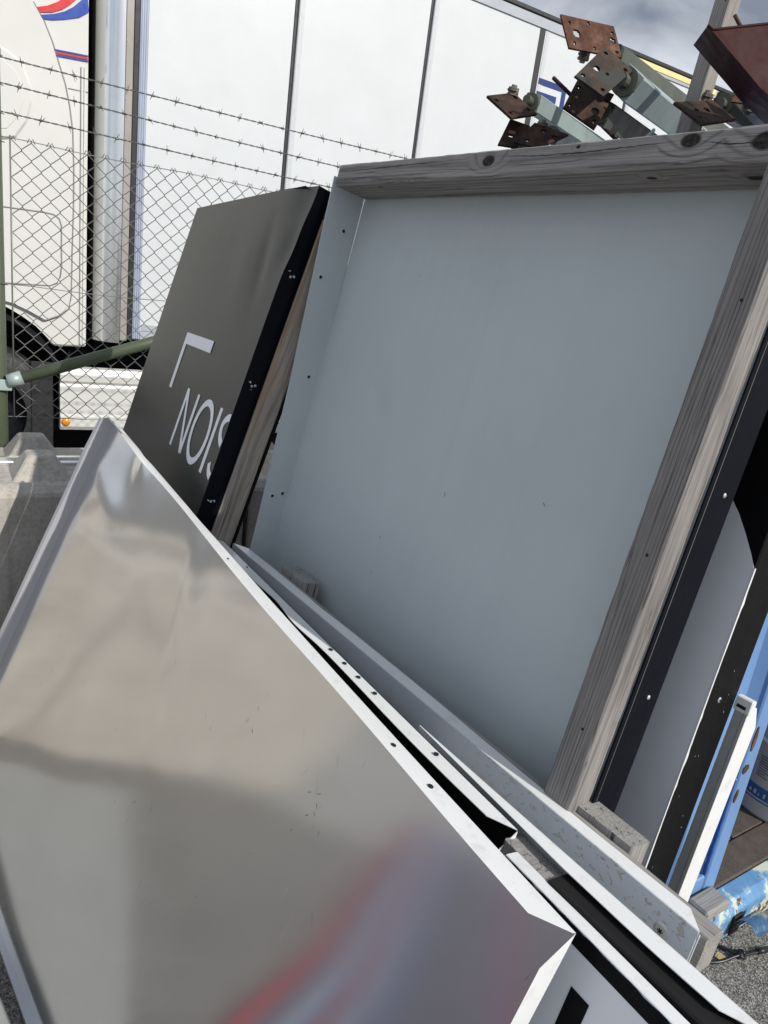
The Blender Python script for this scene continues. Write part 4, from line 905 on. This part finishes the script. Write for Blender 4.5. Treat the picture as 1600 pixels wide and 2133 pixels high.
# white tray whose open side holds a black stained timber
M2, H2 = lean_board((0.474, 0.572, 0.868), 142.45, 10)
f2 = thing('white_sign_tray', 'white metal sign tray holding a black stained timber, front right', 'sign', M2)
box('back_panel', (-0.60, -0.0018, Z0), (0.0, 0.0, H2), M['white'], f2, 0.0005)
tapered('top_flange', -0.60, 0.0, -0.0022, -0.030, H2, 0.34, 0.045, M['white'], f2, lambda x: (0.001*math.sin(x*8), 0.001*math.sin(x*5)))
slab('side_flange', [(0.0004, -0.002, H2-0.003), (0.0004, -0.030, H2-0.04), (0.0004, -0.030, Z0+0.04), (0.0004, -0.002, Z0)], (0.0012, 0, 0), M['white'], f2)
wb = box('black_timber', (-0.262, -0.056, H2-0.085), (0.045, -0.006, H2-0.004), M['wood_black'], f2, 0.002); wb.location = (0, 0, -0.006)

# dark faced tray with white flanges
T2, HT2 = lean_board((0.243, 0.826, 0.870), 145.3, 11)
t2 = thing('black_faced_tray', 'white edged sign tray with black inside, squeezed behind the silver one', 'sign', T2)
box('back_panel', (-1.92, -0.0018, Z0), (0.0, 0.0, HT2), M['black'], t2, 0.0005)
def wob2(x):
    d = -0.007*math.exp(-((x+0.62)/0.07)**2)+0.006*math.exp(-((x+0.75)/0.07)**2)+0.0015*math.sin(x*11)
    return (d, 0.002*math.sin(x*7))
tapered('top_flange', -1.92, 0.0, -0.0022, -0.030, HT2, 0.03, 0.036, M['white'], t2, wob2, 90)
slab('side_flange', [(0.0, -0.002, HT2-0.002), (0.0, -0.034, HT2-0.034), (0.0, -0.034, Z0+0.04), (0.0, -0.002, Z0)], (0.0012, 0, 0), M['white'], t2)
slab('side_flange', [(-1.9204, -0.002, HT2-0.002), (-1.9204, -0.034, HT2-0.034), (-1.9204, -0.034, Z0+0.04), (-1.9204, -0.002, Z0)], (-0.0012, 0, 0), M['white'], t2)
for x in (-0.526, -0.471, -0.419, -0.362, -0.178, -0.95):
    tube('flange_hole', [(x, -0.012, HT2+0.0026), (x, -0.012, HT2+0.0006)], 0.0042 if x > -0.9 else 0.002, M['hole'], t2, 10, False)

# white sign box with black edge and black letter, front right corner
M1, H1 = lean_board((0.405, 0.520, 0.868), 144.4, 12)
b1 = thing('white_lettered_sign', 'white sign board with black top band and black letter, bottom right corner', 'sign', M1)
box('face', (-0.318, 0.0, Z0), (0.25, 0.0018, H1), M['lavender'], b1, 0.0005)
tapered('top_flange', -0.318, 0.25, 0.002, 0.022, H1, 0.0, 0.03, M['white'], b1)
slab('side_flange', [(-0.3184, 0.002, H1-0.003), (-0.3184, 0.022, H1-0.003), (-0.3184, 0.022, Z0+0.04), (-0.3184, 0.002, Z0)], (-0.0012, 0, 0), M['white'], b1)
bmB = bmesh.new(); prev = None
for k in range(60):
    x = -0.3175+k*0.0096; zt = H1-0.0008-abs(rnd.gauss(0, 0.0010))
    a = bmB.verts.new((x, -0.0007, zt)); b = bmB.verts.new((x, -0.0007, H1-0.022))
    if prev: bmB.faces.new((prev[0], a, b, prev[1]))
    prev = (a, b)
from_bm('black_band', bmB, M['black'], b1)
slab('letter_stroke', xz([(-0.173, H1-0.064), (-0.146, H1-0.064), (-0.150, H1-0.30), (-0.177, H1-0.30)], -0.0009), (0, 0.0005, 0), M['black'], b1)
timber('timber_upright', (-0.345, 0.0240, Z0), (-0.262, 0.060, H1-0.001), M['wood_z'], b1, 2, 0.0010, 30, 0.003, 9)

# ---- big silver tray in front
A3 = V((-0.890, 2.238, 1.0460)); B3 = V((0.2736, 0.6327, 0.904)); eL = V((0.335, 0.171, 0.927)); eR = V((0.245, 0.103, 0.964))
U3 = (B3-A3).normalized(); LEN = (B3-A3).length
org = V((-0.40, 1.45, GZ))
sv = thing('silver_sign_tray', 'large shiny silver sign tray with dented flange leaning in the foreground', 'sign', Matrix.Translation(org))
def edir(f):
    k = max(0.0, f)**1.4; return (eL*(1-k)+eR*k).normalized()
def snorm(f): return U3.cross(edir(f)).normalized()
def sdent(x, t):
    """out-of-plane waves of the sheet: x along from the left corner, t down from the top edge"""
    d = 0.0
    d += 0.0055*math.exp(-((x-0.36)/0.045)**2-((t-0.02)/0.05)**2)
    d -= 0.0030*math.exp(-((x-0.30)/0.10)**2-((t-0.10)/0.10)**2)
    d += 0.0035*math.exp(-((x-0.80-0.5*t)/0.07)**2-((t-0.20)/0.22)**2)
    d -= 0.0030*math.exp(-((x-0.62-0.4*t)/0.12)**2-((t-0.25)/0.2)**2)
    wl = 1/(1+math.exp((x-1.05)*9))
    d += 0.0022*math.sin(x*4.2+t*3.0)*math.sin(t*4.0+0.5)*min(1, t*4)*(0.12+0.88*wl)
    d += 0.0010*math.sin(x*11-t*6)*min(1, t*5)*wl
    d += 0.0030*math.exp(-((t-0.14-0.05*math.sin(x*6))/0.05)**2)*math.exp(-(x/0.35)**2)
    return d
nx, ntt = 130, 90
def spt(x, t, off=0.0):
    f = x/LEN; e = edir(f); top = A3+U3*x-e*(0.011*4*f*(1-f)); n_ = snorm(f); Lg = (top.z-GZ)/e.z-0.004
    return top-e*(t*Lg)+n_*(sdent(x, t*Lg)+off)-org
bm = bmesh.new(); g_ = [[bm.verts.new(spt(LEN*i/nx, (j/ntt)**1.15)) for i in range(nx+1)] for j in range(ntt+1)]
for j in range(ntt):
    for i in range(nx): bm.faces.new((g_[j][i], g_[j][i+1], g_[j+1][i+1], g_[j+1][i]))
from_bm('face', bm, M['silver'], sv, True)
bm = bmesh.new(); prev = None; FW = 0.036                              # top flange: folded towards the front, buckled near the left
NF = 160
for i in range(NF+1):
    f = i/NF; x = LEN*f; xr_ = 0.012+(LEN-0.012-0.038)*f
    k1 = math.exp(-((x-0.42)/0.10)**2); k2 = math.exp(-((x-0.62)/0.25)**2)
    wd = FW+0.006*f**4-0.008*k1-0.011*k2-0.008*math.exp(-((x-0.1)/0.2)**2)
    dz = -0.006*k1+0.0015*math.sin(x*9)
    a = bm.verts.new(spt(x, 0)); b = bm.verts.new(spt(x, 0)+(snorm(f)*wd*0.15)+edir(f)*0.0012)
    c = bm.verts.new(A3-org+U3*xr_-edir(f)*(0.011*4*f*(1-f))+snorm(f)*wd+edir(f)*dz)
    if prev:
        bm.faces.new((prev[0], a, b, prev[1])); bm.faces.new((prev[1], b, c, prev[2]))
    prev = (a, b, c)
from_bm('top_flange', bm, M['white'], sv, True)
bm = bmesh.new(); prev = None                                          # left flange, with a return lip
for k in range(41):
    t = k/40; b0 = spt(0, t); n_ = snorm(0); tp_ = 0.012 if k == 0 else 0.0
    vs4 = [bm.verts.new(b0), bm.verts.new(b0+n_*0.022-U3*0.001-edir(0)*tp_*0.5), bm.verts.new(b0+n_*0.034-U3*0.003-edir(0)*tp_), bm.verts.new(b0+n_*0.038-U3*0.016-edir(0)*tp_*1.5)]
    if prev:
        for q in range(3): bm.faces.new((prev[q], vs4[q], vs4[q+1], prev[q+1]))
    prev = vs4
from_bm('side_flange', bm, paint('grey_white_coating', (0.50, 0.50, 0.53), 0.3, 0.04, metal=0.3, orange=0, rvar=0.3), sv, False)
bm = bmesh.new(); prev = None                                          # right flange
for k in range(31):
    t = k/30; e_ = edir(1); n_ = snorm(1); b0 = spt(LEN, t); dn = 0.036*max(0, 1-t*30)
    a = bm.verts.new(b0); c = bm.verts.new(b0+n_*0.040-e_*(0.036 if k == 0 else 0.0)-e_*0.036*(0 if k else 0)) if k else None
    if k == 0:
        first = a; continue
    if prev is None: bm.faces.new((first, a, c))
    else: bm.faces.new((prev[0], a, c, prev[1]))
    prev = (a, c)
from_bm('side_flange', bm, M['white'], sv, False)
for x in (1.65, 1.74, 1.02):
    f = x/LEN; p = A3-org+U3*x-edir(f)*(0.011*4*f*(1-f))+snorm(f)*0.020
    tube('flange_hole', [p+edir(f)*0.0026, p+edir(f)*0.0008], 0.0042 if x > 1.2 else 0.0025, M['hole'], sv, 10, False)
# torn metal at the top left corner
p0 = A3-org
for k in range(5):
    a = p0+U3*(0.0+k*0.035)+snorm(0)*0.02+edir(0)*(0.004+0.004*random.random())
    slab('torn_strip', [a, a+U3*0.05+edir(0)*random.uniform(-.004, .006), a+U3*0.052+snorm(0)*0.008, a+U3*0.004+snorm(0)*0.010], edir(0)*0.0006, M['white'], sv)
# scratches on the silver sheet
def sscratch(x, t, ang, l_, wd=0.0009, m_='scratch'):
    pts = [spt(x, t, 0.0006)]
    q = spt(x+math.cos(ang)*l_, t+math.sin(ang)*l_, 0.0006); q2 = spt(x+math.cos(ang)*l_*0.5+0.002, t+math.sin(ang)*l_*0.5, 0.0006)
    d = V((0, 0, wd))
    poly_me('scratch', [pts[0], q2, q, q2+d], [(0, 1, 2, 3)], M[m_], sv)
for k in range(80):
    sscratch(rnd.uniform(0.3, 2.0), rnd.uniform(0.05, 0.6), rnd.uniform(0.8, 2.4), rnd.uniform(0.006, 0.03), rnd.uniform(0.0005, 0.0011))
for k in range(9):
    x0, t0 = ((1.30, 0.16), (1.53, 0.15), (1.55, 0.18))[k % 3]; sscratch(x0+rnd.uniform(-.02, .02), t0+rnd.uniform(-.02, .02), rnd.uniform(0.3, 2.8), 0.012, 0.0016)
for k in range(5): sscratch(rnd.uniform(1.5, 2.0), rnd.uniform(0.1, 0.4), rnd.uniform(1.2, 1.9), rnd.uniform(0.05, 0.12), 0.0006, 'chip')

# bottom flange of the silver tray
bm = bmesh.new(); prev = None
for i in range(61):
    x = LEN*i/60; f = x/LEN; b0 = spt(x, 0.985); n_ = snorm(f)
    q = [bm.verts.new(b0), bm.verts.new(b0+n_*0.017+edir(f)*0.001), bm.verts.new(b0+n_*0.018-edir(f)*0.002)]
    if prev:
        for k in range(2): bm.faces.new((prev[k], q[k], q[k+1], prev[k+1]))
    prev = q
from_bm('bottom_flange', bm, M['silver'], sv, False)

# ------------------------------------------------------------------ unseen pieces placed for the silver sheet to mirror, left of the camera
cy_ = slab('concrete_yard', [(-2.10, 2.45, GZ+0.001), (-2.45, 2.20, GZ+0.001), (-2.75, 1.84, GZ+0.001), (-2.95, 1.35, GZ+0.001), (-3.05, 0.8, GZ+0.001), (-3.6, -2.0, GZ+0.001), (-14, -6.0, GZ+0.001), (-14, 1.0, GZ+0.001), (-6.0, 2.4, GZ+0.001), (-3.6, 3.2, GZ+0.001)], (0, 0, 0.004), paint('worn_yard_concrete', (0.34, 0.33, 0.31), 0.9, 0.15, dirt=(0.2, 0.19, 0.18), dirt_amt=0.6, dscale=1.2), None); tag(cy_, kind='structure')
pv = slab('paving_slab', [(-1.56, 2.08, 0), (-2.11, 1.66, 0), (-1.40, 1.30, 0), (-0.66, 0.98, 0), (-0.58, 1.10, 0)], (0, 0, 0.03), paint('pale_slab', (0.33, 0.33, 0.315), 0.8, 0.06, dirt=(0.4, 0.39, 0.37), dirt_amt=0.5), None, 0.004)
pv.location = (0, 0, GZ+0.001); tag(pv, 'pale slab mirrored at the lower left of the silver tray', 'slab')
tm = Matrix(((-0.993, -0.119, 0, -0.80), (-0.119, 0.993, 0, 0.99), (0, 0, -1, GZ+0.012), (0, 0, 0, 1)))
tp_ = thing('reflection_tarpaulin', 'unseen dark tarpaulin with red and blue stripes, added for its reflection in the silver tray', 'tarpaulin', Matrix(((-0.993, 0.119, 0, -0.80), (-0.119, -0.993, 0, 0.88), (0, 0, 1, GZ+0.006), (0, 0, 0, 1))))  # out of view; added and bent to give the streaks in the silver face
def tarp_strip(name, y0, y1, mat, dz=0.0, x0=0.0, x1=3.3):
    vs_, fs = [], []; n_ = 50
    for i in range(n_+1):
        x = x0+(x1-x0)*i/n_
        for y in (y0, y1): vs_.append((x, y+0.040*math.exp(-((x-0.95)/0.55)**2)-0.016*x*x, 0.006+0.005*math.sin(x*5+y*3)+dz))
    for i in range(n_): fs.append((2*i, 2*i+2, 2*i+3, 2*i+1))
    return poly_me(name, vs_, fs, mat, tp_)
tarp_m = paint('dark_tarpaulin', (0.10, 0.092, 0.11), 0.5, 0.1)
for k in range(8): tarp_strip('tarpaulin_sheet', k*0.16, (k+1)*0.16, tarp_m)
M['tarp_red'] = paint('tarpaulin_red', (0.36, 0.035, 0.04), 0.5, 0.1); M['tarp_blue'] = paint('tarpaulin_blue', (0.10, 0.14, 0.30), 0.5, 0.1); M['tarp_white'] = paint('tarpaulin_pale', (0.34, 0.38, 0.46), 0.5, 0.1)
for y0, y1, mm in ((0.0, 0.04, 'tarp_red'), (0.105, 0.135, 'tarp_white'), (0.135, 0.155, 'tarp_blue'), (0.175, 0.195, 'tarp_red'), (0.225, 0.25, 'tarp_white'), (0.25, 0.27, 'tarp_blue'), (0.315, 0.335, 'tarp_blue'), (0.62, 0.65, 'tarp_blue'), (0.68, 0.72, 'tarp_red')):
    tarp_strip('stripe', y0, y1, M[mm], 0.003)
